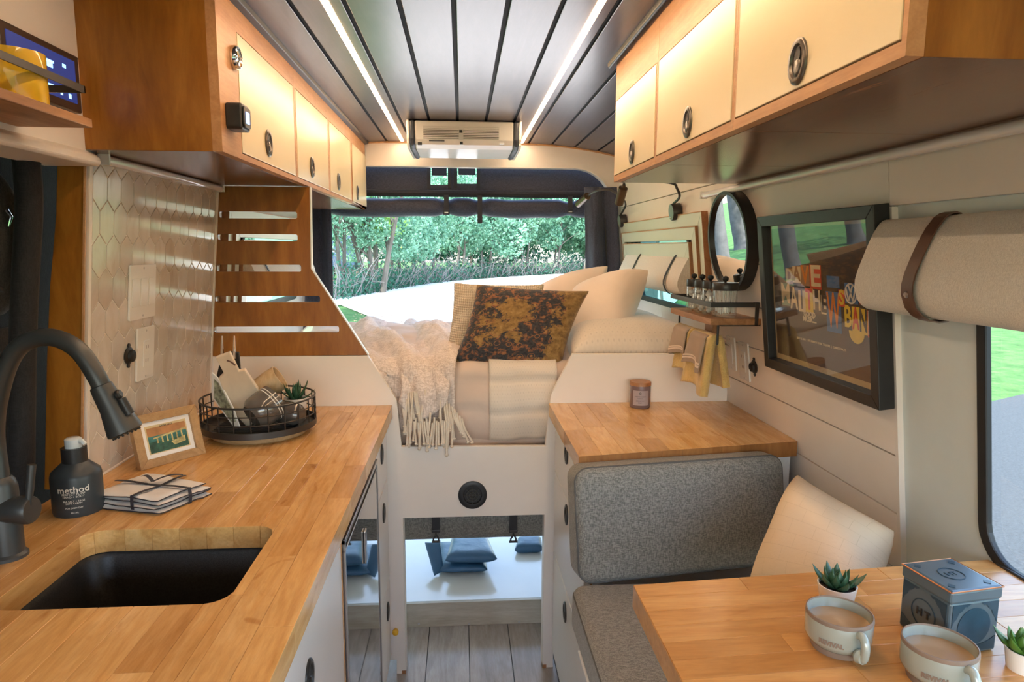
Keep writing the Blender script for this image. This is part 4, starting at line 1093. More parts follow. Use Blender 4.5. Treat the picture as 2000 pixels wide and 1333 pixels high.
quadcush('white_pillow', 'large white pillow leaning at right of the rug-patterned one', 'pillow',
         [P(1090, 735, y=2.28), P(1215, 640, y=2.26), P(1270, 526, y=2.50), P(1120, 560, y=2.60)], .17, m_sheet, nrm=(0, -1, 0), seed=5, pinch=.03, wr=.010, ws=5, p=3.0)
quadcush('white_pillow', 'white pillow furthest back, its corner against the dark drape', 'pillow',
         [P(1010, 640, y=2.75), P(1180, 650, y=2.70), P(1190, 517, y=2.85), P(1040, 565, y=2.95)], .16, m_sheet, nrm=(0, -1, 0), seed=8, pinch=.04, wr=.008, ws=5)
pa, pb = P(1120, 694, y=2.09), P(1330, 690, y=2.09)
quadcush('flat_pillow', 'cream dotted pillow lying flat beside the right wall', 'pillow',
         [(.35, 2.10, 1.06), (.82, 2.10, 1.06), (.81, 2.85, 1.07), (.37, 2.85, 1.07)], .19, m_patsheet, nrm=(0, 0, 1), seed=9, pinch=.02, wr=.006, p=4)
# throw blanket
m_throw = fabric('throw_weave', (.56, .47, .42), (.78, .69, .64), 260, .9, .9)
def thr(u, v):
    """v runs from the foot of the drop up over the bed"""
    s = v*1.32
    c0, w0 = -.155, .13    # centre, half width at the drop
    k = min(1, max(0, (s-.12)/.75)); k = k*k*(3-2*k)
    cx = c0+(-.22-c0)*k; w = w0+(.27-w0)*k
    x = cx+w*(2*u-1); x = max(x, -.66)
    fold = math.sin((2*u-1)*7+s*5+.8)*.5+fn((u*3.2, s*1.7, 5))*.9+.28*(abs(fn((u*6, s*2.5, 8)))*2-.6)
    amp = .030+.020*k
    if s < .17:
        z = .835+s+.02*math.sin(u*9+1); y = YB+.028-amp*.5*fold; 
        y = min(y, YB+.045) if x > -.19 else y
        y = min(y, YB-.012+.0*u) if s < .02 and False else y
        return (x, y, z)
    if s < .30:
        a = (s-.17)/.13*PI/2; z = 1.0+.052*math.sin(a)+amp*.4*fold; y = YB+.028+.09*(1-math.cos(a))-amp*.3*fold
        return (x, y, z)
    y = YB+.118+(s-.30)*.98; z = 1.052+amp*.8*fold+.010*fn((x*13, y*13, 2))
    return (x, y, z)
th = thing('throw_blanket', 'beige woven throw with tasselled fringe spilling over the bed', 'blanket', (-.2, 2.2, .8))
obj('cloth', MB().grid(thr, 70, 90, flip=True), m_throw, th, smooth=True, ang=0, solid=.004)
m_tassel = plain('tassel_cotton', (.74, .64, .52), .9, var=.08, scale=60, bs=.3)
rg = random.Random(5)
zbot = .783
fr_list = []
for k in range(44):
    row = k % 2
    u = (k+.5)/44
    p = Vector(thr(u, 0))
    if k < 12: st_ = Vector((P(786+k*4, 800, y=YB-.02).x, YB-.010-.004*rg.random(), P(790, 762+rg.uniform(0, 30), y=YB-.02).z)); ln = .085+rg.uniform(-.01, .03)
    elif k > 34: st_ = Vector((P(862+(k-35)*5, 800, y=YB-.02).x, YB-.012, P(880, 772+(k-35)*6, y=YB-.02).z)); ln = .075+rg.uniform(0, .02)
    else: st_ = Vector((P(796+(k-12)*4.0, 800, y=YB-.02).x, YB-.012-.006*rg.random(), P(800, 812+rg.uniform(-8, 16), y=YB-.02).z)); ln = .085+rg.uniform(-.01, .03)
    dx = rg.uniform(-.010, .010)+(.02 if k > 38 else 0)
    pts = bez([st_, st_+Vector((dx*.3, -.004, -ln*.4)), st_+Vector((dx, -.003, -ln*.85)), st_+Vector((dx*1.1, -.003, -ln))], 4)
    obj('tassel', MB().tube(pts, [.0036]*(len(pts)-4)+[.0034, .0062, .0048, .0034], 6), m_tassel, th, smooth=True)
# front lap of the throw that hangs outside the panel
def lap(u, v):
    x = P(778, 800, y=YB-.02).x+(P(872, 800, y=YB-.02).x-P(778, 800, y=YB-.02).x)*u
    zt_, zb_ = 1.02, P(800, 812, y=YB-.02).z-.01+.05*abs(2*u-1)**2*1.0
    z = zb_+(zt_-zb_)*v
    k = max(0, (z-.93)/.09)
    return (x+.010*math.sin(v*3), YB-.010-.009*math.sin(u*15+v*3)-.006*fn((u*4, v*3, 8))+.055*k*k, z)
obj('hanging_lap', MB().grid(lap, 40, 26, flip=True), m_throw, th, smooth=True, ang=0, solid=.004)
# bench pillow
def stitched():
    m, nt, b = base('stitched_cotton'); v = coords(nt, kind='UV', rnd=False, rot=(0, 0, .0))
    br = nt.nodes.new('ShaderNodeTexBrick'); br.inputs['Scale'].default_value = 3.6; br.inputs['Mortar Size'].default_value = .004; br.offset = .37; br.inputs['Brick Width'].default_value = .8; br.inputs['Row Height'].default_value = .42
    nt.links.new(v, br.inputs[0]); n = noi(nt, v, 30, 3)
    nt.links.new(ramp(nt, br.outputs['Fac'], [(0, (.76, .59, .40)), (1, (.64, .48, .31))]), b.inputs['Base Color']); b.inputs['Roughness'].default_value = .9
    iv = nt.nodes.new('ShaderNodeMath'); iv.operation = 'SUBTRACT'; iv.inputs[0].default_value = 1; nt.links.new(br.outputs['Fac'], iv.inputs[1]); bump(nt, b, mixc(nt, .2, iv.outputs[0], n), .6, .004); return m
quadcush('cream_pillow', 'cream stitched pillow leaning in the corner of the bench', 'pillow',
         [P(1452, 1165, y=1.22), P(1690, 1200, y=1.02), P(1752, 1038, y=1.12), P(1556, 922, y=1.34)], .13, stitched(), nrm=(-.5, -1, 0), seed=12, pinch=.05, wr=.004, p=3.2)
# blue folded pads under the bed
zg = zlt
def pad(label, c4, th, rz, seed):
    return quadcush('window_cover', label, 'cover', c4, th, m_blue, nrm=(0, 0, 1), seed=seed, pinch=.03, wr=.004, p=5, N=14)
def G(px, py, dz=0): return P(px, py, z=zg+dz)
pad('folded blue quilted window cover, upper of the pile under the bed', [G(866, 1098, .07), G(975, 1094, .07), G(955, 1052, .075), G(880, 1052, .075)], .05, 0, 1)
pad('folded dark blue window cover at the bottom of the pile', [G(856, 1118, .022), G(955, 1116, .022), G(948, 1062, .022), G(850, 1060, .022)], .04, 0, 2)
quadcush('window_cover', 'blue cover leaning on edge at left of the pile', 'cover', [G(848, 1128, .005), G(868, 1118, .01), G(860, 1058, .11), G(828, 1058, .10)], .03, m_blue, nrm=(0, -1, 0), seed=4, pinch=.03, wr=.004, p=4, N=12)
pad('small blue cover by itself at right under the bed', [G(1003, 1076, .02), G(1062, 1075, .02), G(1058, 1050, .03), G(1010, 1052, .03)], .04, 0, 3)

# ================================================================== rear opening: navy screen
YS = 3.36
sc_ = thing('rear_screen', 'navy fabric insect screen rolled up in the rear door opening', 'screen', (0, YS, 1.4))
def ps(px, py, y=YS): v = P(px, py, y=y); return (v.x, v.z)
zt_ = 1.80; zb_ = ps(900, 374)[1]
h1 = [ps(841, 361), ps(875, 361), ps(875, 324), ps(841, 324)]; h2 = [ps(893, 359), ps(931, 359), ps(931, 324), ps(893, 324)]
obj('top_panel', holed([(-.80, zb_), (.77, zb_), (.77, zt_), (-.80, zt_)], [h1, h2], (0, .006, 0), lambda a, b: (a, YS, b)), m_navy, sc_)
for h in (h1, h2):
    a, b = h[0][0], h[1][0]; z0, z1 = h[0][1], h[2][1]
    obj('window_tab', MB().box((a+.006, YS+.012, z1-(z1-z0)*.5), (b-.006, YS+.018, z1+.02)), m_navy2, sc_)
    for q in (a-.016, b): obj('webbing', MB().box((q, YS-.004, z0-.02), (q+.016, YS-.001, z1+.02)), m_navy2, sc_)
obj('zip_band', MB().tube([(x, YS-.008+.004*fn((x*5, 0, 0)), zb_-.012+.002*fn((x*4, 1, 0))) for x in np.linspace(-.80, .70, 30)], .017, 8, flat=1.2), m_blackf, sc_, smooth=True)
zr_t, zr_b = ps(900, 384)[1], ps(900, 421)[1]
pin = [ps(872, 400)[0], ps(937, 400)[0], ps(1112, 400)[0], ps(640, 400)[0]]
def roll(u, v):
    x = -.80+1.45*u; k = 1.0
    for q in pin: k -= .28*math.exp(-((x-q)/.035)**2)
    a = 2*PI*v; r = (zr_t-zr_b)/2*k
    rr = r*(1+.06*fn((x*9, math.cos(a)*1.5, math.sin(a)*1.5)))
    return (x, YS+.03+.9*rr*math.cos(a), (zr_t+zr_b)/2-.004-.014*math.sin(u*PI*2)**2*.5+rr*math.sin(a)+.006*fn((x*3, 0, 3)))
obj('rolled_screen', MB().grid(roll, 120, 18), m_navy, sc_, smooth=True, ang=0)
for px, lo in ((872, 420), (937, 437), (1112, 418), (640, 424)):
    x = ps(px, 400)[0]; z0 = ps(px, lo)[1]
    s = obj('strap', MB().box((x-.012, YS-.028, z0), (x+.012, YS-.025, zb_-.02)), m_navy2, sc_, bevel=.0008)
    if px != 937:
        obj('buckle', MB().box((x-.016, YS-.036, z0-.002), (x+.016, YS-.026, z0+.024)), m_navy2, s, bevel=.004)
        obj('buckle_slot', MB().box((x-.009, YS-.038, z0+.006), (x+.009, YS-.035, z0+.012)), m_steel, s)
def drape(label, pts_t, pts_b, zt, zb, folds, y0, seed):
    def f(u, v):
        x = pts_t[0]+(pts_t[1]-pts_t[0])*u; x2 = pts_b[0]+(pts_b[1]-pts_b[0])*u; x = x2+(x-x2)*v
        return (x, y0+.018*math.sin(u*folds*PI+seed)+.012*fn((u*4, v*3, seed)), zb+(zt-zb)*v)
    t = thing('side_drape', label, 'curtain', ((pts_b[0]+pts_b[1])/2, y0, zb))
    obj('cloth', MB().grid(f, 40, 30), m_navy, t, smooth=True, ang=0, solid=.004)
    return t, f
rdp, rf = drape('dark navy drape tied at the right of the rear opening', (ps(1142, 372, 3.25)[0], ps(1203, 372, 3.25)[0]), (ps(1150, 560, 3.25)[0], ps(1218, 560, 3.25)[0]), ps(1180, 366, 3.25)[1], .95, 3, 3.245, 2)
obj('zip', MB().tube([Vector(rf(.62, v))+Vector((0, -.010, 0)) for v in np.linspace(.2, .8, 10)], .003, 6), m_black, rdp)
drape('dark navy drape at left of the rear opening, behind slotted panel', (ps(560, 372, 3.3)[0], ps(648, 372, 3.3)[0]), (ps(560, 600, 3.3)[0], ps(652, 600, 3.3)[0]), 1.70, .95, 4, 3.30, 5)
rdw = thing('van_door', 'white edge of the opened rear van door outside', 'door', (.80, 3.6, .5))
obj('door_edge', MB().prism([(ps(1150, 430, 3.5)[0]+a-.01, 3.335, z) for a, z in ((.0, 1.55), (.10, 1.55), (.10, .3), (.0, .3), (-.012, .9), (-.035, 1.15), (-.045, 1.27), (-.03, 1.40))], (.12, .5, 0)), m_white, rdw, bevel=.01)
# ---- roof air conditioner
aT, aB = P(900, 241, y=2.72).z, P(900, 292, y=2.77).z
xa0, xa1 = P(810, 265, y=2.73).x, P(1003, 265, y=2.73).x
ac = thing('air_conditioner', 'white ceiling air conditioner above the bed', 'air conditioner', ((xa0+xa1)/2, 2.86, aB))
prof = [(2.715, 1.890), (2.722, aB+.030), (2.735, aB+.012), (2.765, aB), (3.05, aB), (3.09, aB+.03), (3.09, 1.890)]
obj('housing', MB().prism([(xa0, a, b) for a, b in prof], (xa1-xa0, 0, 0)), m_plastic, ac, bevel=.006)
prof2 = [(2.712, 1.892), (2.716, aB+.032), (2.728, aB+.010), (2.758, aB-.004), (3.055, aB-.004), (3.095, aB+.028), (3.095, 1.892)]
m_accap = plain('slate_end_cap', (.05, .06, .085), .35)
for s, x in ((-1, xa0), (1, xa1)):
    obj('end_cap', MB().prism([(x, a, b) for a, b in prof2], (s*.020, 0, 0)), m_accap, ac, bevel=.007)
    obj('end_shell', MB().prism([(x+s*.020, a+.004, b-.0) for a, b in prof2], (s*.012, .004, .004)), m_plastic, ac, bevel=.004)
zg0, zg1 = P(900, 271, y=2.72).z, P(900, 246, y=2.72).z
for a, b in ((827, 896), (905, 974)):
    x0, x1 = P(a, 258, y=2.72).x, P(b, 258, y=2.72).x
    g_ = obj('grille', MB().box((x0, 2.7185, zg0), (x1, 2.7205, zg1)), m_pulld, ac)
    for k in range(8):
        z = zg0+(zg1-zg0)*(k+.15)/8; obj('slat', MB().box((x0-.001, 2.7120, z), (x1+.001, 2.7182, z+(zg1-zg0)/8*.55)), m_plastic, g_)
for px, py, w in ((820, 281, .008), (901, 280, .006), (900, 257, .006)):
    v_ = P(px, py, y=2.718); obj('sensor', MB().box((v_.x-w, 2.711, v_.z-.005), (v_.x+w, 2.722, v_.z+.005)), m_black, ac)
v_ = P(980, 281, y=2.72); obj('badge', MB().box((v_.x-.009, 2.712, v_.z-.003), (v_.x+.009, 2.7205, v_.z+.003)), m_steel, ac)
obj('label_line', MB().box((P(838, 275, y=2.718).x, 2.7125, P(838, 275, y=2.718).z-.0012), (P(868, 275, y=2.718).x, 2.722, P(838, 275, y=2.718).z+.0012)), m_ink, ac)
# ---- window surrounds and blinds over the bed, both sides
def nested(side, label, blabel):
    F = (lambda y, z, o: Vector((xr(z)-o, y, z))) if side > 0 else (lambda y, z, o: Vector((xl(z)+o, y, z)))
    y0, y1 = 2.125, 3.24; z1 = 1.515; z0 = 1.19
    t = thing('window_surround', label, 'frame', F((y0+y1)/2, z0, 0))
    mg = MATS.get('green_bounce_white') or plain('green_bounce_white', (.62, .66, .56), .3, var=.03, scale=4)  # green bounce from outside put into the pale board colour
    steps = [(0, .020), (.046, .028), (.098, .036)]
    for k, (ins, dep) in enumerate(steps):
        w = .042 if k < 2 else .052
        a0, a1, b0, b1 = y0+ins, y1-ins, z0, z1-ins
        for seg in ('top', 'near', 'far'):
            if seg == 'top': pl = [(a0, b1), (a1, b1), (a1-w, b1-w), (a0+w, b1-w)]
            elif seg == 'near': pl = [(a0, b1), (a0+w, b1-w), (a0+w, b0), (a0, b0)]
            else: pl = [(a1, b1), (a1-w, b1-w), (a1-w, b0), (a1, b0)]
            obj('frame_board', MB().prism([F(a, b, dep-.012) for a, b in pl], F(0, 1, .012)-F(0, 1, 0)), mg, t, bevel=.0015)
            # bare wood outer edge

            if seg == 'near': obj('wood_edge', MB().prism([F(a, b, 0) for a, b in ((a0-.003, b0), (a0-.003, b1+.003), (a0, b1), (a0, b0))], F(0, 1, dep+.001)-F(0, 1, 0)), m_brown, t)
            if seg == 'top': obj('wood_edge', MB().prism([F(a, b, 0) for a, b in ((a0-.003, b1+.003), (a1+.003, b1+.003), (a1, b1), (a0, b1))], F(0, 1, dep+.001)-F(0, 1, 0)), m_plyedge, t)
            if seg == 'far': obj('wood_edge', MB().prism([F(a, b, 0) for a, b in ((a1, b0), (a1, b1+.003), (a1+.003, b1+.003), (a1+.003, b0))], F(0, 1, dep+.001)-F(0, 1, 0)), m_brown, t)
    ins = .150; obj('head_rail', MB().obox(F(y0+ins, z1-ins-.030, .004), Vector((0, y1-y0-2*ins, 0)), F(0, .034, 0)-F(0, 0, 0), F(0, 0, .018)-F(0, 0, 0)), m_white, t, bevel=.001)
    return t
nested(1, 'stepped wooden window surround on the right wall over the bed', '')
nested(-1, 'stepped wooden window surround on the left wall over the bed', '')
def blind(label, side, y0, y1, zt, zb, out, straps, strapmat, rtop=.012, seed=1, sw=.013):
    F = (lambda y, z, o: Vector((xr(z)-o, y, z))) if side > 0 else (lambda y, z, o: Vector((xl(z)+o, y, z)))
    t = thing('roll_blind', label, 'blind', F((y0+y1)/2, zb, out/2))
    H_ = zt-zb
    ctl = [(.55, .78), (.78, .55), (.93, .36), (1.0, .18), (.97, .05), (.80, .02), (.50, .02), (.22, .04), (.07, .18), (0, .45), (.03, .75), (.16, .95), (.34, .95)]
    cl = bez([(a, b, 0) for a, b in [ctl[-1]]+ctl+ctl[:2]], 4)[4:4+4*13]
    prof = [(zb+H_*cl[round(k*52/24) % 52].x, max(.001, out*cl[round(k*52/24) % 52].y)) for k in range(25)]
    def f(u, v):
        i = v*24; k = int(min(23, math.floor(i))); q = i-k
        z = prof[k][0]*(1-q)+prof[k+1][0]*q; o = prof[k][1]*(1-q)+prof[k+1][1]*q
        y = y0+(y1-y0)*u
        return F(y, z+.002*fn((y*3, v*2, seed)), o)
    mb = MB().grid(f, 20, 24); k0 = len(mb.v)
    for u in (0, 1): mb.f.append(tuple((0 if u == 0 else 20*25)+j for j in range(24))[::(-1 if u == 0 else 1)])
    obj('fabric_roll', mb, m_linen, t, smooth=True, ang=50)
    for sy in straps:
        pts = []
        for k in range(4, 30):
            a = 2*PI*(k/24); s = math.sin(a); i = (k % 24)
            z, o = prof[i]; cz, co = (zt+zb)/2, out/2
            pts.append(F(sy+.008*math.cos(a*1.0), cz+(z-cz)*1.05, co+(o-co)*1.10+.003))
        mb = MB()
        for i, p in enumerate(pts):
            t_ = (pts[min(i+1, len(pts)-1)]-pts[max(0, i-1)]).normalized(); nn = t_.cross(Vector((0, 1, 0))).normalized()
            mb.v += [p-Vector((0, sw, 0))-nn*.0012, p+Vector((0, sw, 0))-nn*.0012, p+Vector((0, sw, 0))+nn*.0012, p-Vector((0, sw, 0))+nn*.0012]
        for i in range(len(pts)-1):
            for j in range(4): mb.f.append((i*4+j, i*4+(j+1) % 4, i*4+4+(j+1) % 4, i*4+4+j))
        s_ = obj('strap', mb, strapmat, t, smooth=True, ang=50)
        if sw > .008:
            q = pts[17]; obj('rivet', MB().lathe([(0, .003), (.005, .002), (.006, 0)], q, (-side, -.2, -.3), 12), m_steel, s_, smooth=True)
    return t
bzt, bzb = 1.376, 1.245
blind('linen roll blind with thin straps on right wall over the bed', 1, 2.23, 3.10, P(1300, 492, x=.78).z, P(1310, 572, x=.78).z, .085, [2.36, 2.84], m_rubber, sw=.006)
blind('linen roll blind with thin straps on left wall over the bed', -1, 2.23, 3.10, 1.395, 1.245, .085, [2.36, 2.84], m_rubber, sw=.006, seed=3)
blind('large linen roll blind with leather strap over the dinette window', 1, -.45, P(1681, 590, x=.745).y, 1.452, 1.285, .080, [P(1822, 520, x=.76).y], m_leather, seed=6, sw=.0135)
# ---- reading lamps
def lamp(label, base_px, path, h0, h1):
    b = PR(*base_px, .0); t = thing('reading_lamp', label, 'lamp', b)
    c = b+NRn*.036
    obj('base', MB().lathe([(0, 0), (.030, 0), (.030, .030), (.0285, .032), (0, .032)], b+NRn*.003, NRn, 28), m_blackm, t, smooth=True)
    obj('face_disc', MB().lathe([(0, 0), (.0285, 0), (0, .0012)], b+NRn*.0352, NRn, 28), plain('sage_disc', (.16, .24, .20), .3), t, smooth=True)
    obj('switch', MB().lathe([(0, 0), (.004, 0), (.004, .004), (0, .005)], b+NRn*.036-UR*.018, NRn, 10), m_chrome, t, smooth=True)
    obj('gooseneck', MB().tube(bez(path, 8), .0045, 8), m_blackm, t, smooth=True)
    d = (h1-h0).normalized(); L = (h1-h0).length
    h = obj('lamp_head', MB().lathe([(0, 0), (.006, 0), (.0065, .012), (.0165, .014), (.0165, L), (.013, L), (.012, L-.008), (0, L-.008)], h0, d, 24), plain('bronze_shade', (.11, .075, .05), .3, .7), t, smooth=True)
    obj('lens', MB().lathe([(0, 0), (.012, 0), (.008, .003), (0, .004)], h0+d*(L-.007), d, 16), emis('cool_lens', (.75, .80, 1.0), .6), h, smooth=True)
b1 = PR(1223, 431); p0 = b1+NRn*.025
lamp('far reading lamp arching out in front of the dark drape', (1223, 431), [p0+UR*.028, P(1222, 400, x=p0.x-.02), P(1212, 385, x=p0.x-.06), P(1190, 371, x=p0.x-.12), P(1165, 373, x=p0.x-.17), P(1150, 381, x=p0.x-.19)], P(1150, 381, x=p0.x-.19), P(1129, 399, x=p0.x-.22))
b2 = PR(1329, 413); p0 = b2+NRn*.025
q0 = Vector((p0.x-.16, b2.y+.18, ZU-.012))
lamp('near reading lamp on the corner of the window surround', (1329, 413), [p0+UR*.028, P(1327, 385, x=p0.x-.01), P(1322, 368, x=p0.x-.03), P(1312, 358, x=p0.x-.05), P(1260, 352, x=p0.x-.12), P(1222, 354, x=p0.x-.17), P(1219, 362, x=p0.x-.18)], P(1219, 361, x=p0.x-.18), P(1209, 398, x=p0.x-.185))
# ---- round mirror
mo = .034
mc = PR(1418.5, 473, mo); mr = .142
mr_z = abs((PR(1418, 377, mo)-PR(1418, 570, mo)).length)/2
mi = thing('round_mirror', 'round black-framed mirror on the right shiplap wall', 'mirror', mc+NRn*-mo)
mcw = mc-NRn*mo
obj('frame', MB().lathe([(mr_z-.009, mo-.006), (mr_z-.009, mo), (mr_z, mo), (mr_z+.001, .0), (mr_z-.009, 0)], mcw, NRn, 56, True), m_black, mi, smooth=True)
obj('mirror_glass', MB().lathe([(0, 0), (mr_z-.008, 0), (mr_z-.008, .003), (0, .003)], mcw+NRn*(mo-.012), NRn, 56), m_mirror, mi, smooth=True)
# ---- framed poster
po = .032
c00, c10, c01, c11 = PR(1495, 711, po), PR(1722, 804, po), PR(1477, 418, po), PR(1703, 401, po)
c00b = c00
yL = (c00.y+c01.y)/2; yR = (c10.y+c11.y)/2; zT = (c01.z+c11.z)/2; zB = (c00.z+c10.z)/2
oB = Vector((xr(zB), yL, zB)); Uv = Vector((0, -1, 0)); PW = yL-yR; PH = (zT-zB)/UR.z
po_ = thing('framed_poster', 'black-framed music poster with ransom-note lettering on right wall', 'picture', oB+Uv*PW/2)
def PP(a, b, o): return oB+Uv*a+UR*b+NRn*o
fw = .026
for (a0, b0, a1, b1, tp) in ((0, 0, PW, 0, 'b'), (0, PH, PW, PH, 't'), (0, 0, 0, PH, 'l'), (PW, 0, PW, PH, 'r')):
    if tp == 'b': pl = [(0, 0), (PW, 0), (PW-fw, fw), (fw, fw)]
    elif tp == 't': pl = [(0, PH), (PW, PH), (PW-fw, PH-fw), (fw, PH-fw)]
    elif tp == 'l': pl = [(0, 0), (fw, fw), (fw, PH-fw), (0, PH)]
    else: pl = [(PW, 0), (PW-fw, fw), (PW-fw, PH-fw), (PW, PH)]
    obj('frame_rail', MB().prism([PP(a, b, .001) for a, b in pl], NRn*po), m_black, po_, bevel=.0015)
def card(a0, b0, a1, b1, o, mat, name='paper'): return obj(name, MB().obox(PP(a0, b0, o), Uv*(a1-a0), UR*(b1-b0), NRn*.0006), mat, po_)
card(fw-.002, fw-.002, PW-fw+.002, PH-fw+.002, .010, plain('poster_cream', (.50, .38, .20), .8, var=.05))
card(fw+.010, fw+.014, PW-fw-.010, PH-fw-.008, .0112, plain('poster_dark', (.045, .026, .016), .8, var=.1))
IW, IH = PW-2*fw, PH-2*fw
PC = dict(y=(.75, .52, .04), r=(.62, .06, .03), b=(.04, .14, .32), o=(.72, .22, .03), c=(.70, .58, .36), g=(.16, .28, .20), k=(.04, .03, .03), t=(.35, .20, .10), w=(.68, .66, .60))
pm = {k: plain('poster_ink_'+k, v, .8, var=.08, scale=40) for k, v in PC.items()}
# letter cards: (text, left, right, bottom, top, ground, ink); fractions of the inner poster, top = 1
cards = [('D', .17, .25, .58, .69, 't', 'c'), ('A', .25, .34, .595, .71, 'c', 't'), ('V', .34, .43, .58, .72, 't', 'o'), ('E', .43, .54, .565, .725, 'r', 'c'),
         ('M', .11, .21, .42, .585, 'g', 'c'), ('A', .21, .30, .385, .565, 'k', 'c'), ('T', .30, .375, .395, .575, 'c', 'k'), ('T', .375, .455, .40, .565, 'y', 'r'),
         ('H', .455, .53, .41, .56, 'k', 'c'), ('E', .53, .59, .405, .53, 'c', 'k'), ('W', .58, .71, .30, .56, 'b', 'o'), ('S', .695, .745, .475, .58, 'r', 'y'),
         ('B', .73, .80, .335, .49, 'k', 'y'), ('A', .80, .86, .33, .485, 'y', 'r'), ('N', .86, .92, .325, .48, 'y', 'k'), ('D', .92, .985, .315, .475, 'r', 'w')]
for k, (s, a, b, c, d, gk, ik) in enumerate(cards):
    o = .0122+.0003*(k % 3)
    cd = card(fw+IW*a, fw+IH*c, fw+IW*b, fw+IH*d, o, pm[gk], 'letter_card')
    h = IH*(d-c); w_ = IW*(b-a)
    tx = text(s, h*1.22, PP(fw+IW*(a+b)/2, fw+IH*(c+d)/2, o+.0007), Uv, UR, pm[ik], cd, 'letter', bold=.0015)
    me = tx.data; ys_ = [ (v.co).copy() for v in me.vertices]
    # fit the letter to its card's width
    cx = WM[cd].inverted() @ PP(fw+IW*(a+b)/2, fw+IH*(c+d)/2, o+.0007)
    cur = max(abs((v-cx).dot(Uv)) for v in ys_) or 1
    f_ = (w_*.46)/cur
    for v in me.vertices:
        dlt = (v.co-cx).dot(Uv); v.co += Uv*(dlt*(f_-1))
for s, b in (('GOOD', .385), ('MUSIC...', .350)):
    text(s, IH*.05, PP(fw+IW*.415, fw+IH*b, .0140), Uv, UR, pm['c'], po_, 'lettering', bold=.0006)
card(fw+IW*.745, fw+IH*.50, fw+IW*.85, fw+IH*.625, .0118, pm['b'], 'emblem_card')
ec = PP(fw+IW*.797, fw+IH*.562, .0128); er = IW*.05
em = obj('emblem', MB().lathe([(er, 0), (er*.84, 0), (er*.84, .0008), (er, .0008)], ec, NRn, 32, True), pm['w'], po_)
mb = MB()
def stroke(a, b, w=er*.10):
    A_, B_ = ec+Uv*a[0]*er+UR*a[1]*er, ec+Uv*b[0]*er+UR*b[1]*er; d = (B_-A_).normalized(); n_ = d.cross(NRn)
    mb.obox(A_-n_*w, B_-A_, n_*2*w, NRn*.0009)
for a, b in (((-.36, .82), (0, .12)), ((.36, .82), (0, .12)), ((-.72, .42), (-.36, -.70)), ((-.36, -.70), (0, .0)), ((.72, .42), (.36, -.70)), ((.36, -.70), (0, .0))): stroke(a, b)
obj('emblem_letters', mb, pm['w'], em)
card(fw+IW*.86, fw+IH*.505, fw+IW*.97, fw+IH*.58, .0119, pm['r'], 'ticket'); text('MUSIC', IH*.028, PP(fw+IW*.915, fw+IH*.54, .0126), Uv, UR, pm['k'], po_)
sun_ = obj('half_disc', MB().prism([PP(fw+IW*.83+math.cos(a)*IW*.062, fw+IH*.335+math.sin(a)*IH*.075, .0118) for a in np.linspace(-PI, 0, 16)], NRn*.0006), pm['y'], po_)
card(fw+IW*.59, fw+IH*.585, fw+IW*.70, fw+IH*.66, .0117, pm['b'], 'sky_card')
card(fw+IW*.66, fw+IH*.345, fw+IW*.73, fw+IH*.48, .0116, pm['k'], 'plain_card')
text('JULY 16, 2013  |  DTE ENERGY MUSIC THEATRE  |  CLARKSTON, MI', IH*.021, PP(fw+IW*.5, fw+IH*.20, .0122), Uv, UR, pm['c'], po_)
obj('glazing', MB().obox(PP(fw-.003, fw-.003, .019), Uv*(IW+.006), UR*(IH+.006), NRn*.0012), m_pglass, po_)
# ---- walnut shelf with jars, rail and towels
q1 = PR(1487, 622, 0); sy0 = q1.y; szt = q1.z
o1 = P(1388, 625, y=sy0); sx_ = o1.x; szt = (o1.z+q1.z)/2
sy1 = P(1310, 603, x=sx_).y
sh = thing('wall_shelf', 'small walnut shelf with black rail on the right wall', 'shelf', (.78, (sy0+sy1)/2, szt))
obj('board', MB().prism([(sx_, sy0, szt-.017), (xr(szt), sy0, szt-.017), (xr(szt), sy1, szt-.017), (sx_, sy1, szt-.017)], (0, 0, .017)), m_walnut, sh, bevel=.001)
rz = P(1388, 596, y=sy0).z; rh = .007
mb = MB()
mb.box((sx_-.002, sy0-.002, rz-rh), (sx_+.001, sy1+.002, rz+rh)); mb.box((sx_, sy0-.002, rz-rh), (xr(rz)-.016, sy0+.001, rz+rh)); mb.box((sx_, sy1-.001, rz-rh), (xr(rz)-.002, sy1+.002, rz+rh))
mb.obox((xr(rz)-.016, sy0-.002, rz-rh), Vector((.013, 0, 0)), Vector((0, .014, 0)), Vector((0, 0, 2*rh)))
obj('rail', mb, m_blackm, sh, bevel=.0008)
mb = MB()
for y in (sy0-.001, sy1-.010): mb.box((xr(rz)-.014, y, szt-.02), (xr(rz)-.004, y+.003, rz+rh)); mb.box((sx_+.03, y, szt-.020), (xr(szt)-.002, y+.012, szt-.017))
obj('bracket', mb, m_blackm, sh)
obj('under_block', MB().box((sx_+.045, sy0+.10, szt-.06), (sx_+.058, sy0+.16, szt-.0172)), m_walnut, sh)
rodz = P(1401, 672, y=sy0+.012).z; rodx = P(1401, 672, y=sy0+.012).x
mb = MB(); mb.tube([(rodx, sy0+.012, szt-.018), (rodx, sy0+.012, rodz), (rodx, sy1-.012, rodz), (rodx, sy1-.012, szt-.018)], .0035, 8)
obj('towel_bar', mb, m_blackm, sh, smooth=True)
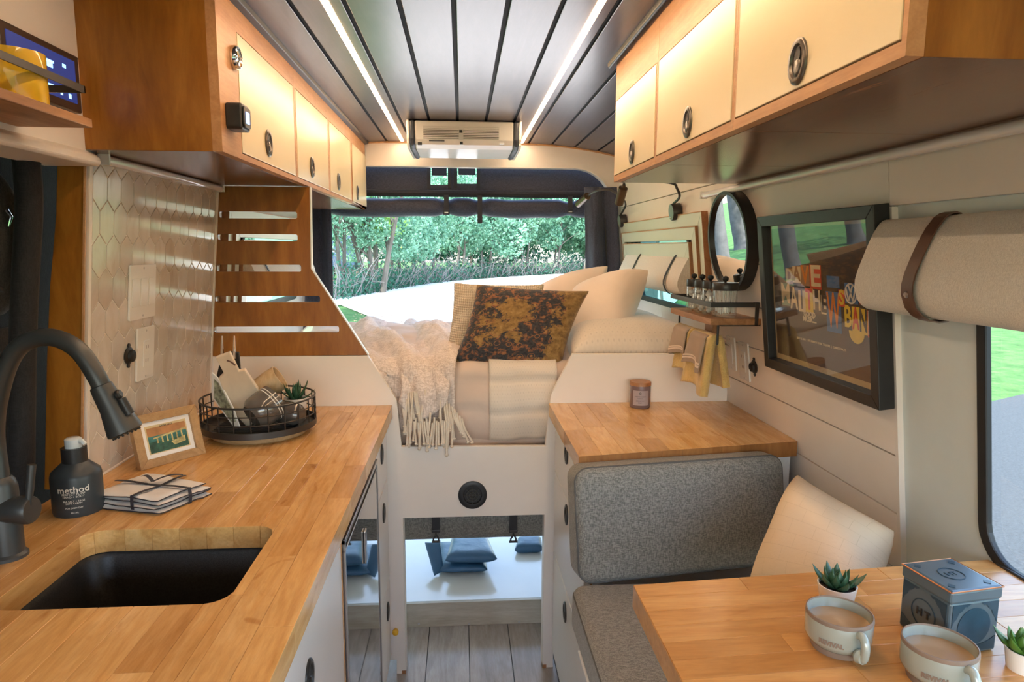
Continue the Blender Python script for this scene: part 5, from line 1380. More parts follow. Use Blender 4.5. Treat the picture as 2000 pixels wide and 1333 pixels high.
def jar(label, x, y, r, h, fillmat, seed, big=False):
    t = thing('glass_jar', label, 'jar', (x, y, szt+.0005), 0)
    z = szt+.0005
    obj('glass', MB().lathe([(0, .002), (r*.94, .002), (r, .006), (r, h-.004), (r*.9, h), (r*.86, h), (r*.93, h-.006), (r*.93, .008), (0, .006)], (x, y, z), seg=28), m_jar, t, smooth=True)
    rj = random.Random(seed)
    if big:
        for k in range(46):
            a = rj.uniform(0, 2*PI); q = r*.82*math.sqrt(rj.random()); p = Vector((x+math.cos(a)*q, y+math.sin(a)*q, z+.010+rj.uniform(0, .010))); d = Vector((rj.uniform(-.10, .10), rj.uniform(-.10, .10), 1)).normalized()*(h*.78)
            e = p+d; dd = Vector((e.x-x, e.y-y, 0)); 
            if dd.length > r*.86: dd = dd.normalized()*r*.86; e = Vector((x+dd.x, y+dd.y, e.z))
            obj('cotton_swab', MB().tube([p, p.lerp(e, .12), p.lerp(e, .16), p.lerp(e, .84), p.lerp(e, .88), e], [.0018, .0024, .001, .001, .0024, .0018], 5), m_plastic, t, smooth=True)
    else:
        mb = MB()
        for k in range(22):
            a = rj.uniform(0, 2*PI); q = r*.5*math.sqrt(rj.random()); c = Vector((x+math.cos(a)*q, y+math.sin(a)*q, z+.012+.7*h*k/22)); rr_ = r*.36
            mb.lathe([(0, -rr_*.9), (rr_*.7, -rr_*.6), (rr_, 0), (rr_*.7, rr_*.6), (0, rr_*.9)], c, (rj.uniform(-1, 1), rj.uniform(-1, 1), 1), 8)
        obj('cotton_balls', mb, m_plastic, t, smooth=True, kind='stuff')
    l = obj('lid', MB().lathe([(0, 0), (r*1.02, 0), (r*1.04, .002), (r*1.04, .018), (r*.98, .0215), (0, .0215)], (x, y, z+h-.003), seg=28), m_blackm, t, smooth=True)
    obj('knob', MB().lathe([(0, .0), (.003, 0), (.0035, .003), (.0075, .006), (.009, .011), (.0075, .016), (0, .019)], (x, y, z+h+.018), seg=16), m_rubber, l, smooth=True)
jb = P(1413, 612, z=szt); jr = .033
jx = (sx_+xr(szt))/2-.008
jar('largest glass jar, full of cotton swabs, nearest on the shelf', P(1414, 612, y=sy0+.045).x, sy0+.045, .0345, .079, None, 1, True)
for k, lb in enumerate(('small cotton-ball jar next to the big swab jar', 'small cotton-ball jar, middle one of three behind the big jar', 'small cotton-ball jar at the far end of the shelf')):
    y = sy0+.118+.060*k; jar(lb, P(1388-16*k-2, 590, y=y).x, y, .0215, .085-.006, m_plastic, 3+k)
# towels over the bar
def towel(label, y0, y1, drop_f, drop_b, spread, mat, th, rx, seed, band=None, slot=0, cat='towel', folds=3, halfx=.012):
    t = thing('hand_towel', label, cat, (rx, (y0+y1)/2, rodz-drop_f))
    top = rodz+.006+th/2+slot
    def f(u, v):
        # v: 0 front hem (towards aisle) over the bar to 1 back hem
        L = drop_f+drop_b; s = v*L; y = y0+(y1-y0)*u
        wob = .011*math.sin(u*PI*folds+seed)*1.0
        if s < drop_f-.012: k = 1-s/(drop_f-.012); return Vector((rx-halfx-slot-spread*k-wob*k, y+.012*k*(u-.5)*2+.006*fn((s*8, u*2, seed)), top-.012-(drop_f-.012)*k-.008*math.sin(u*5+seed)*k))
        if s < drop_f+.012: a = (s-drop_f+.012)/.024*PI; return Vector((rx-(halfx+slot)*math.cos(a), y, top-.012+.012*math.sin(a)))
        k = (s-drop_f-.012)/(drop_b-.012); return Vector((rx+halfx+slot+spread*.8*k+wob*k, y+.010*k*(u-.5)*2, top-.012-(drop_b-.012)*k))
    obj('cloth', MB().grid(f, 16, 44), mat, t, smooth=True, ang=0, solid=th)
    if band:
        for v0, v1 in ((.105, .150), (.165, .205)):
            obj('stripe', MB().grid(lambda u, v: f(u, v0+(v1-v0)*v)+Vector((-th/2-.0012, 0, 0)), 16, 4), band, t, smooth=True, ang=0, solid=.0006)
    return t
m_yel = plain('yellow_terry', (.66, .47, .17), .95, var=.14, scale=26, bs=.8, bscale=160, bd=.004, sheen=.4)
m_grt = plain('grey_linen_towel', (.42, .33, .26), .9, var=.05, bs=.3, bscale=200)
ym = (sy0+sy1)/2
rb = rodx
towel('yellow terry towel hanging nearest on the bar', sy0+.016, ym-.006, .158, .140, .012, m_yel, .020, rb, 1, folds=2)
towel('yellow terry towel hanging at the far end of the bar', ym+.010, sy1-.02, .132, .120, .012, m_yel, .018, rb, 3, folds=2)
towel('grey striped cloth folded over the nearest yellow towel', sy0+.040, ym-.018, .100, .03, .012, m_grt, .003, rb, 1, m_sheet, .0130, folds=2)
towel('grey striped cloth folded over the far yellow towel', ym+.022, sy1-.035, .088, .03, .012, m_grt, .003, rb, 3, m_sheet, .0125, folds=2)
# ---- outlets and sockets
def plate(name, label, cat, c, side, wy, hz, gangs, kind='switch', tilt_=0):
    n = NRn if side > 0 else NLn; up = UR if side > 0 else UL; s = Vector((0, 1, 0))
    t = thing(name, label, cat, c)
    obj('plate', MB().prism([Vector(c)+s*a+up*b for a, b in rrect(-wy/2, wy/2, -hz/2, hz/2, .004, 3)], n*.005), m_plastic, t, bevel=.0012)
    for g in range(gangs):
        y = (g-(gangs-1)/2)*wy/gangs*.95
        r = obj('rocker' if kind == 'switch' else 'receptacle', MB().prism([Vector(c)+n*.005+s*(y+a)+up*b for a, b in rrect(-.0155, .0155, -.032, .032, .003, 3)], n*.0022), m_plastic, t, bevel=.0008)
        if kind == 'outlet':
            for dz in (-.016, .016):
                for dy in (-.005, .005): obj('slot', MB().obox(Vector(c)+n*.0071+s*(y+dy-.0008)+up*(dz-.004), s*.0016, up*.008, n*.0003), m_ink, r)
    for dz in (-hz/2+.008, hz/2-.008): obj('screw', MB().lathe([(0, 0), (.0028, 0), (.002, .001), (0, .001)], Vector(c)+n*.005+up*dz, n, 10), m_steel, t)
    return t
c = PL(276, 570, .009); plate('switch_plate', 'three-gang white switch plate on the tiled wall', 'switch', c, -1, .125, .125, 3)
c = PL(281, 690, .009); plate('power_outlet', 'white power outlet on the tiled wall below the switches', 'outlet', c, -1, .085, .125, 1, 'outlet')
c = PR(1455, 706, 0); plate('power_outlet', 'white power outlet on right wall, near the black socket', 'outlet', c, 1, .070, .115, 1, 'outlet')
c = PR(1430, 690, 0); plate('switch_plate', 'white switch plate half hidden behind the towels, right wall', 'switch', c, 1, .065, .105, 1)
def socket(label, c, n, up):
    t = thing('power_socket', label, 'socket', c)
    obj('flange', MB().lathe([(0, 0), (.019, 0), (.020, .003), (.016, .006), (0, .006)], c, n, 24), m_black, t, smooth=True)
    obj('cap', MB().lathe([(0, 0), (.014, 0), (.013, .006), (.009, .008), (0, .008)], Vector(c)+Vector(n)*.006, n, 24), m_rubber, t, smooth=True)
    for s in (-1, 1): obj('ear', MB().lathe([(0, 0), (.005, 0), (.005, .003), (0, .003)], Vector(c)+Vector(up)*s*.023, n, 12), m_black, t)
socket('black round power socket on the tiled wall', PL(250, 695, .0088), NLn, UL)
socket('black round power socket on the right shiplap wall', PR(1474, 717, 0), NRn, UR)
# ---- near left: door cover, bag, shelf, candle, tablet
dcv = thing('door_cover', 'black fabric insulation covering the sliding door, far left', 'cover', (-.90, .8, .5))
obj('panel', MB().grid(lambda u, v: (-.90-.03*math.sin(v*PI)+.006*fn((u*5, v*5, 1)), -.25+2.25*u, .1+1.84*v), 40, 40, flip=True), m_blackf, dcv, smooth=True, ang=0, solid=.01)
tb_ = [P(x, y, y=1.30) for x, y in ((62, 300), (68, 400), (60, 560), (55, 700), (52, 960))]
obj('edge_tube', MB().tube(bez([p+Vector((-.01, 0, 0)) for p in tb_], 6), .022, 10), m_blackf, dcv, smooth=True)
oc = P(2, 470, x=-.86)
def oval(ry, rz, n=40): return [(oc.y+math.cos(2*PI*i/n)*ry, oc.z+math.sin(2*PI*i/n)*rz) for i in range(n)]
ry = abs(P(52, 470, x=-.86).y-oc.y); rzz = (P(2, 325, x=-.86).z-P(2, 622, x=-.86).z)/2
mb = MB()
def dome(u, v):
    a = 2*PI*u; r = v; h = .05*(1-r**3)
    return (-.875+h+.004*fn((r*3, math.cos(a)*2, math.sin(a)*2)), oc.y+math.cos(a)*ry*r*1.0, oc.z+math.sin(a)*rzz*r)
obj('padded_pouch', mb.grid(dome, 40, 10), m_grayf, dcv, smooth=True, ang=0)
obj('zipper', MB().tube([(-.868+.018, oc.y+math.cos(a)*ry*.96, oc.z-.02+math.sin(a)*rzz*.55) for a in np.linspace(-PI*.75, PI*.45, 30)], .005, 6), plain('zip_teeth', (.10, .09, .085), .4, .5), dcv, smooth=True)
zp = P(12, 410, x=-.82); obj('zip_pull', MB().tube([zp, zp+Vector((.005, .004, -.012)), zp+Vector((0, .002, -.030))], [.004, .003, .0015], 8), m_chrome, dcv, smooth=True)
obj('grey_lining', MB().grid(lambda u, v: (-.868+.004*fn((u*4, v*5, 3)), P(38, 800, x=-.868).y*(u)+(1-u)*.2, .72+(P(10, 640, x=-.868).z-.72)*v), 12, 12, flip=True), m_grayf, dcv, smooth=True, ang=0)
hx = -.585
e1 = P(180, 233, x=hx); e2 = P(180, 250, x=hx)
ys1 = e1.y
shl = thing('corner_shelf', 'wooden shelf with black metal rail, top left corner', 'shelf', (-.66, .9, e2.z))
obj('board', MB().box((xh+.001, .15, e2.z), (hx, ys1, e1.z)), m_walnut, shl, bevel=.0015)
rz1, rz0 = P(168, 170, x=hx-.004).z, P(168, 181, x=hx-.004).z; yr1 = P(168, 175, x=hx-.004).y
mb = MB(); mb.box((hx-.008, .15, rz0-.001), (hx-.005, yr1, rz1+.001)); mb.box((xh+.001, yr1-.003, rz0-.001), (hx-.005, yr1, rz1+.001)); 
obj('rail', mb, m_blackm, shl)
obj('bracket', MB().box((xh+.002, yr1-.22, e2.z-.004), (hx-.02, yr1-.20, e2.z-.0005)), m_blackm, shl)
cr_ = .040
yc = (hx-.013)/P(97, 140, y=1.0).x-.02
cxx = P(97, 140, y=yc).x-cr_
cxx = min(max(cxx, xh+cr_+.002), hx-.011-cr_)
cz1 = P(50, 104, y=yc).z
cd_ = thing('yellow_candle', 'amber yellow glass candle on the top left shelf', 'candle', (cxx, yc, e1.z))
obj('glass', MB().lathe([(0, .0), (cr_*.95, 0), (cr_, .004), (cr_*1.01, cz1-e1.z), (cr_*.96, cz1-e1.z), (cr_*.95, .008), (0, .008)], (cxx, yc, e1.z+.0005), seg=36), plain('amber_glass', (.75, .47, .03), .12, var=.1, coat=.6), cd_, smooth=True)
obj('wax', MB().lathe([(0, .008), (cr_*.94, .008), (cr_*.94, (cz1-e1.z)*.9), (0, (cz1-e1.z)*.89)], (cxx, yc, e1.z+.0005), seg=36), plain('yellow_wax', (.78, .58, .16), .4), cd_, smooth=True)
xt = xh+.001
ty0, ty1 = P(48, 60, x=xt+.018).y, P(156, 150, x=xt+.018).y; tz1 = P(156, 113, x=xt+.018).z; tz0 = P(153, 220, x=xt+.018).z
tbx = thing('control_panel', 'black touchscreen control panel on the upper left wall', 'screen', (xt, (ty0+ty1)/2, tz0))
ty0 = ty1-.21
obj('case', MB().box((xt, ty0, tz0), (xt+.018, ty1, tz1)), plain('panel_case', (.05, .03, .025), .3), tbx, bevel=.003)
obj('display', MB().box((xt+.0175, ty0+.014, tz0+.014), (xt+.0190, ty1-.016, tz1-.012)), emis('blue_display', (.012, .022, .11), .9), tbx)
for a, b, w, h in ((.30, .75, .03, .004), (.32, .68, .018, .010), (.70, .78, .01, .006), (.30, .22, .02, .003), (.42, .12, .006, .006), (.58, .12, .006, .006), (.80, .12, .008, .008), (.65, .4, .02, .003)):
    y = ty1-.016-(ty1-ty0-.03)*(1-a)*.62; z = tz0+.014+(tz1-tz0-.026)*b
    obj('icon', MB().box((xt+.0189, y-w/2, z-h/2), (xt+.0194, y+w/2, z+h/2)), emis('icon_blue', (.25, .55, 1.0), 1.5), tbx)
# ================================================================== things on the left worktop
# soap bottle
sb = P(133, 1012, z=ZC); R_ = (P(178, 1000, y=sb.y).x-P(88, 1000, y=sb.y).x)/2
sb = Vector((sb.x, sb.y+R_*.9, ZC)); R_ = (P(179, 1000, y=sb.y).x-P(87, 1000, y=sb.y).x)/2
zsh, znk, zcl, zpm = (P(135, q, y=sb.y).z-ZC for q in (915, 902, 878, 858))
so = thing('soap_bottle', 'dark hand-soap pump bottle beside the sink', 'bottle', sb)
obj('body', MB().lathe([(0, 0), (R_*.96, 0), (R_, .006), (R_, zsh-.012), (R_*.95, zsh-.004), (R_*.52, znk), (R_*.46, znk+.002), (0, znk+.002)], sb, seg=36), plain('slate_plastic', (.032, .042, .052), .38, var=.05), so, smooth=True)
obj('collar', MB().lathe([(0, znk), (R_*.50, znk), (R_*.50, zcl+.004), (0, zcl+.004)], sb, seg=28), m_black, so, smooth=True)
pm_ = obj('pump', MB().lathe([(0, zcl), (R_*.32, zcl), (R_*.34, zcl+.004), (R_*.34, zpm), (R_*.25, zpm+.003), (0, zpm+.003)], sb, seg=24), plain('clear_plastic', (.62, .68, .72), .15, coat=.6), so, smooth=True)
obj('nozzle', MB().tube([sb+Vector((0, 0, zpm-.004)), sb+Vector((.018, -.004, zpm-.003)), sb+Vector((.024, -.006, zpm-.009))], [.005, .0045, .0035], 10), MATS['clear_plastic'], pm_, smooth=True)
for s, sz, q in (('method', .0165, .66), ('PERFECT PUMP', .0055, .56), ('HAND + BODY', .005, .50), ('SEA SALT + SAGE', .0045, .40), ('SOFT CLEAN', .0045, .35), ('FOR EVERY DAY', .0038, .24), ('354 mL', .0042, .13)):
    tx = text(s, sz, (0, 0, 0), (1, 0, 0), (0, 0, 1), m_wink, so, 'label_lettering', bold=.0002 if sz > .01 else 0)
    inv = WM[so].inverted()
    for v in tx.data.vertices:
        wv = WM[so] @ v.co; a = -PI/2+.35+wv.x/R_; rr_ = R_+.0005-wv.y*.3
        v.co = inv @ (sb+Vector((math.cos(a)*rr_, math.sin(a)*rr_, zsh*q*.98+wv.z)))
# folded cloths with ribbon
tf = thing('folded_cloths', 'folded white dish cloths tied with black ribbon by the sink', 'cloths', P(300, 985, z=ZC))
a_, b_, c_, d_ = P(178, 990, z=ZC), P(312, 1006, z=ZC), P(414, 966, z=ZC), P(285, 942, z=ZC)
m_cl = plain('white_cloth', (.76, .73, .72), .9, var=.03, bs=.3, bscale=160)
for k in range(4):
    z = .003+.0068*k; s = 1-.02*k
    jit = [Vector((random.uniform(-.007, .007), random.uniform(-.007, .007), 0)) for _ in range(4)]
    q = [a_+jit[0], b_+jit[1], c_+jit[2], d_+jit[3]]; cen = (q[0]+q[1]+q[2]+q[3])/4
    q = [cen+(p-cen)*s for p in q]
    if k % 2: q[0] = q[0].lerp(q[3], .02)
    def lay(u, v, up, z=z, q=q, k=k):
        p = q[0]*(1-u)*(1-v)+q[1]*u*(1-v)+q[2]*u*v+q[3]*(1-u)*v; e = min(1, 9*min(u, 1-u, v, 1-v)+.0)
        return p+Vector((0, 0, z+up*.0034*math.sqrt(e)+.0026*fn((p.x*22, p.y*22, k*.3))))
    mb = MB(); mb.grid(lambda u, v: lay(u, v, 1), 20, 20); mb.grid(lambda u, v: lay(u, v, -1), 20, 20, flip=True)
    l = obj('cloth_layer', mb, m_cl, tf, smooth=True, ang=0)
    edge = [lay(u, 0, 0) for u in np.linspace(0, 1, 12)]+[lay(1, v, 0) for v in np.linspace(0, 1, 12)]
    obj('dark_hem', MB().tube([p+Vector((.0, -.0008, 0)) for p in edge], .0011, 5), m_navy2, l)
topz = .031
def rib(p, q, w=.0035, mid=None):
    p, q = Vector(p), Vector(q); d = (q-p).normalized(); s = Vector((-d.y, d.x, 0))*w
    mb = MB(); mb.grid(lambda u, v: p.lerp(q, u)+s*(2*v-1)+Vector((0, 0, topz-.001+.0012*math.sin(u*PI*3))), 16, 1); return mb
cen = (a_+b_+c_+d_)/4
rbn = obj('ribbon', rib(a_.lerp(d_, .45), b_.lerp(c_, .55)), m_navy2, tf, solid=.0008)
e_ = b_.lerp(c_, .55); mb = MB().grid(lambda u, v: e_+Vector((.001+.0015*math.sin(u*PI), 0, topz*(1-u)))+(c_-b_).normalized()*.0035*(2*v-1), 6, 1); obj('ribbon', mb, m_navy2, tf, solid=.0008)
obj('ribbon', rib(a_.lerp(b_, .62), d_.lerp(c_, .62)), m_navy2, tf, solid=.0008)
e_ = a_.lerp(b_, .62); mb = MB().grid(lambda u, v: e_+Vector((0, -.001-.0015*math.sin(u*PI), topz*(1-u)))+(b_-a_).normalized()*.0035*(2*v-1), 6, 1); obj('ribbon', mb, m_navy2, tf, solid=.0008)
for s in ((-.028, .020), (.048, .022)):
    p = cen+Vector((0, .006, topz+.002)); obj('bow_tail', MB().grid(lambda u, v: p+Vector((s[0]*u, s[1]*u, .008*math.sin(u*PI*.8)))+Vector((-s[1], s[0], 0)).normalized()*.0035*(2*v-1), 8, 1), m_navy2, tf, solid=.0008)
# postcard frame
fbl, fbr = P(276, 921, z=ZC), P(403, 886, z=ZC)
U_ = (fbr-fbl); FWd = U_.length; U_.normalize()
htl = P(262, 815, y=fbl.y+.045)
Vf = Vector((-U_.y*.28, U_.x*.28, 1)).normalized(); Nf = U_.cross(Vf).normalized(); Nf = Nf if Nf.y < 0 else -Nf
FHt = (P(262, 815, y=fbl.y+.03)-fbl).length*1.0
pf = thing('photo_frame', 'light oak photo frame with a bridge postcard on the worktop', 'picture frame', (fbl+fbr)/2)
def FF(a, b, o=0): return fbl+U_*a+Vf*b+Nf*o+Vector((0, 0, .0005))
w_ = .019
for pl in ([(0, 0), (FWd, 0), (FWd-w_, w_), (w_, w_)], [(0, FHt), (FWd, FHt), (FWd-w_, FHt-w_), (w_, FHt-w_)], [(0, 0), (w_, w_), (w_, FHt-w_), (0, FHt)], [(FWd, 0), (FWd-w_, w_), (FWd-w_, FHt-w_), (FWd, FHt)]):
    obj('frame_rail', MB().prism([FF(a, b, 0) for a, b in pl], -Nf*.016), m_oak, pf, bevel=.001)
obj('mat_board', MB().prism([FF(a, b, -.007) for a, b in ((w_, w_), (FWd-w_, w_), (FWd-w_, FHt-w_), (w_, FHt-w_))], -Nf*.001), m_plastic, pf)
iw0, iw1, ih0, ih1 = w_+.010, FWd-w_-.010, w_+.009, FHt-w_-.009
card_ = obj('postcard', MB().prism([FF(a, b, -.0068) for a, b in ((iw0, ih0), (iw1, ih0), (iw1, ih1), (iw0, ih1))], Nf*.0004), plain('card_cream', (.62, .50, .28), .6), pf)
def pic(a0, b0, a1, b1, o, m, nm): return obj(nm, MB().prism([FF(iw0+(iw1-iw0)*a, ih0+(ih1-ih0)*b, -.0064+o) for a, b in ((a0, b0), (a1, b0), (a1, b1), (a0, b1))], Nf*.0003), m, card_)
pic(.03, .03, .97, .42, 0, plain('print_river', (.03, .10, .07), .6, var=.6, scale=60), 'printed_river'); pic(.03, .62, .97, .92, 0, plain('print_sunset', (.42, .20, .08), .6, var=.3, scale=30), 'printed_sky'); pic(.03, .42, .97, .62, .0001, plain('print_teal', (.04, .16, .15), .6, var=.5, scale=50), 'printed_far_shore')
pc_ = plain('print_bridge', (.50, .44, .20), .6, var=.5, scale=80)
mb = MB()
def fq(a, b): return FF(iw0+(iw1-iw0)*a, ih0+(ih1-ih0)*b, -.0058)
mb.prism([fq(.15, .56), fq(.95, .70), fq(.95, .64), fq(.15, .51)], Nf*.0003)
for k in range(6):
    a = .22+.12*k; b = .52+.022*k; mb.prism([fq(a, b), fq(a+.035, b+.006), fq(a+.035, b-.17-.03*k), fq(a, b-.17-.03*k)], Nf*.0003)
mb.prism([fq(.55, .30), fq(.9, .42), fq(.9, .22), fq(.62, .16)], Nf*.0003); obj('printed_bridge', mb, pc_, card_)
text('GREETINGS', .006, FF((iw0+iw1)/2, ih1-.005, -.0060), U_, Vf, m_ink, card_)
obj('easel', MB().prism([FF(FWd*.45, FHt*.6, -.017), FF(FWd*.55, FHt*.6, -.017), FF(FWd*.55, FHt*.6, -.020), FF(FWd*.45, FHt*.6, -.020)], (FF(FWd*.5, 0, -.085)-FF(FWd*.5, FHt*.6, -.017))*.97), m_black, pf)
# wire basket turntable
bc = Vector((-.535, 1.80, ZC)); BR = .142
bl_ = P(408, 815, y=1.80).x; br_ = P(622, 815, y=1.80).x; bc.x = (bl_+br_)/2; BR = (br_-bl_)/2
ys_b = P(515, 871, z=ZC).y; bc.y = ys_b+BR*.86
bk_ = thing('wire_basket', 'round black wire basket on a wooden turntable', 'basket', bc)
obj('turntable', MB().lathe([(0, 0), (BR*.82, 0), (BR*.85, .004), (BR*.85, .016), (BR*.82, .018), (0, .018)], bc, seg=48), m_oak, bk_, smooth=True)
zt0 = .019
obj('tray', MB().lathe([(0, zt0), (BR, zt0), (BR, zt0+.016), (BR-.003, zt0+.016), (BR-.003, zt0+.003), (0, zt0+.003)], bc, seg=56), m_blackm, bk_, smooth=True)
zr_ = P(515, 800, y=bc.y-BR).z-ZC
mb = MB()
for h, rr_ in ((zr_, .0022), ((zr_+zt0)*.55, .0014), ((zr_+zt0)*.78, .0014)): pass
def ringp(h, r=BR-.002): return [bc+Vector((math.cos(a)*r, math.sin(a)*r, h)) for a in np.linspace(0, 2*PI, 61)]
obj('rim_wire', MB().tube(ringp(zr_), .0026, 6), m_blackm, bk_, smooth=True)
for k in range(1, 3): obj('ring_wire', MB().tube(ringp(zt0+.012+(zr_-zt0-.012)*k/3), .0016, 5), m_blackm, bk_, smooth=True)
for k in range(22):
    a = 2*PI*k/22; p = bc+Vector((math.cos(a)*(BR-.002), math.sin(a)*(BR-.002), 0)); obj('upright_wire', MB().tube([p+Vector((0, 0, zt0+.004)), p+Vector((0, 0, zr_))], .0017, 5), m_blackm, bk_)
for k in range(14): obj('mesh_bar', MB().box((bc.x-BR*.7, bc.y-BR*.65+k*BR*.1, zt0+ZC+.003), (bc.x+BR*.7, bc.y-BR*.65+k*BR*.1+.002, zt0+ZC+.005)), m_pulld, bk_)
FZ = ZC+zt0+.006
# marble board
def B3(px, py, y): return P(px, py, y=y)
m_marb = plain('marble_cream', (.74, .62, .48), .3, var=.10, scale=14, stretch=(1, 1, .5))
def flat_thing(name, label, cat, pts, th, mat, bevel=.002, extra=None, nrm=None):
    pts = [Vector(p) for p in pts]; n = (pts[1]-pts[0]).cross(pts[2]-pts[1]).normalized(); n = n if n.y > 0 else -n
    c = sum(pts, Vector())/len(pts); t = thing(name, label, cat, (c.x, c.y, min(p.z for p in pts)))
    o = obj('board', MB().prism(pts, n*th), mat, t, bevel=bevel); return t, n
def onp(px, py, o, n): return hit(px, py, Vector(n).normalized(), Vector(n).normalized().dot(Vector(o)))
mo_ = Vector((bc.x-.03, bc.y-.015, FZ)); mn = Vector((.10, -1, -.42)).normalized()
mt_, n_ = flat_thing('marble_board', 'cream marble paddle board standing in the wire basket', 'cutting board', [onp(x, y, mo_, mn) for x, y in ((452, 802), (488, 842), (507, 780), (503, 760), (478, 724), (466, 726), (449, 690), (421, 700), (437, 730), (427, 740), (440, 775))], .012, m_marb)
obj('leather_loop', MB().tube(bez([onp(444, 703, mo_-mn*-.002, mn)+mn*.004, onp(452, 704, mo_, mn)+mn*.008, onp(460, 712, mo_, mn)+mn*.004], 5), .002, 6), m_leather, mt_, smooth=True)
co_ = Vector((bc.x-.075, bc.y-.04, FZ)); cn = Vector((-.55, -1, -.18)).normalized()
cp = [onp(x, y, co_, cn) for x, y in ((413, 728), (424, 738), (456, 800), (468, 836), (455, 834), (413, 776))]
ct, n_ = flat_thing('picture_card', 'white-edged card with a printed scene, leaning left in the basket', 'card', cp, .004, m_plastic, .001)
ci = sum(cp, Vector())/6
obj('printed_scene', MB().prism([ci+(p-ci)*.78-n_*.0008 for p in cp], n_*.0005), plain('print_scene', (.28, .30, .22), .6, var=.8, scale=70), ct)
bo = Vector((bc.x-.035, bc.y+.035, FZ)); bn = Vector((.05, -1, -.25)).normalized()
bt, n_ = flat_thing('black_board', 'black paddle board with steel prongs at back of the basket', 'cutting board', [onp(x, y, bo, bn) for x, y in ((420, 745), (470, 800), (480, 740), (469, 722), (466, 690), (446, 688), (430, 705))], .010, m_black)
for px in (434, 458): obj('prong', MB().tube([onp(px, 700, bo, bn), onp(px-.5, 672, bo, bn), onp(px-.5, 656, bo, bn)], [.0045, .003, .0018], 8), m_chrome, bt, smooth=True)
def cup(name, label, cat, c, ax, r, h, mat, stripes=None, foot=.7, inner=None, wall=.003):
    c = Vector(c); ax = Vector(ax).normalized(); t = thing(name, label, cat, c)
    obj('bowl', MB().lathe([(0, 0), (r*foot, 0), (r*.95, h*.18), (r, h*.5), (r, h), (r-wall, h), (r-wall, h*.5), (r*.9-wall, h*.2), (0, .004)], c, ax, 36), mat, t, smooth=True)
    if stripes:
        for q in stripes: obj('stripe', MB().lathe([(r+.0004, h*q), (r+.0004, h*q+.0022), (r-.001, h*q+.0022), (r-.001, h*q)], c, ax, 36, True), m_wink, t)
    return t
m_gmug = plain('grey_glaze', (.13, .115, .105), .12, var=.1, coat=.6)
g0 = P(512, 838, y=bc.y-.070); g0.z = max(g0.z, FZ+.012)
cup('grey_mug', 'glossy grey mug with two white stripes, front of the basket', 'mug', Vector((bc.x+.005, bc.y-.080, FZ+.036)), (.60, .55, .42), .046, .072, m_gmug, (.74, .84))
cup('grey_mug', 'dark grey mug lying behind the striped mug in the basket', 'mug', Vector((bc.x+.118, bc.y-.040, FZ+.028)), (-.75, .30, .10), .030, .06, plain('charcoal_glaze', (.09, .08, .075), .2, coat=.4))
cup('wood_cup', 'striped pale wooden cup tilted on the basket rim', 'cup', P(508, 762, y=bc.y+.03), (.82, .10, .52), .034, .062, woodm('pale_acacia', ((.50, .34, .18), (.66, .49, .29), (.74, .58, .38)), 'z', .4, 14, 5, .1), None, .9)
# succulents
def succulent(label, c, pot_r, pot_h, n_leaf, L, wd, mat, seed, potmat, spread=1.0, thick=.35, name='succulent', tiers=None):
    c = Vector(c); t = thing(name, label, 'plant', c); rg_ = random.Random(seed)
    p_ = obj('pot', MB().lathe([(0, 0), (pot_r*.80, 0), (pot_r*.84, .003), (pot_r, pot_h), (pot_r*.93, pot_h), (pot_r*.90, pot_h-.006), (0, pot_h-.006)], c, seg=32), potmat, t, smooth=True)
    obj('soil', MB().lathe([(0, pot_h-.007), (pot_r*.91, pot_h-.007), (pot_r*.91, pot_h-.005), (0, pot_h-.004)], c, seg=24), m_soil, p_, smooth=True)
    for k in range(n_leaf):
        q = k/n_leaf; a = k*2.39996+rg_.uniform(-.2, .2); el = math.radians(12+68*q**.9)*1.0/spread; el = min(el, 1.45)
        out_ = Vector((math.cos(a), math.sin(a), 0)); l = L*(1.0-.45*q)*rg_.uniform(.88, 1.1)
        base_ = c+Vector((0, 0, pot_h-.006))+out_*pot_r*.15*(1-q); path = []
        for i in range(7):
            s = i/6; e = el+.35*s; path.append(base_+(out_*math.cos(e)+Vector((0, 0, math.sin(e))))*l*s)
        side = out_.cross(Vector((0, 0, 1))).normalized(); mb = MB(); ws = [.55, .85, 1, .95, .75, .42, .04]
        for i, p in enumerate(path):
            tn = (path[min(6, i+1)]-path[max(0, i-1)]).normalized(); up = side.cross(tn).normalized()
            for j in range(8):
                b = 2*PI*j/8; mb.v.append(p+side*math.cos(b)*wd*ws[i]+up*math.sin(b)*wd*thick*ws[i]*(1 if math.sin(b) < 0 else .5))
        for i in range(6):
            for j in range(8): mb.f.append((i*8+j, i*8+(j+1) % 8, i*8+8+(j+1) % 8, i*8+8+j))
        obj('leaf', mb, mat, t, smooth=True)
    return t
m_suc = plain('succulent_green', (.035, .10, .050), .38, var=.3, scale=30)
m_suc2 = plain('succulent_lime', (.07, .17, .025), .38, var=.3, scale=30)
sp_ = P(577, 782, y=bc.y+.005)
succulent('small spiky succulent in a pale pot in the wire basket', (P(577, 780, y=bc.y+.035).x, bc.y+.035, FZ), .030, max(.03, sp_.z-FZ), 22, .068, .0052, m_suc, 4, m_plastic, 1.0, .5)
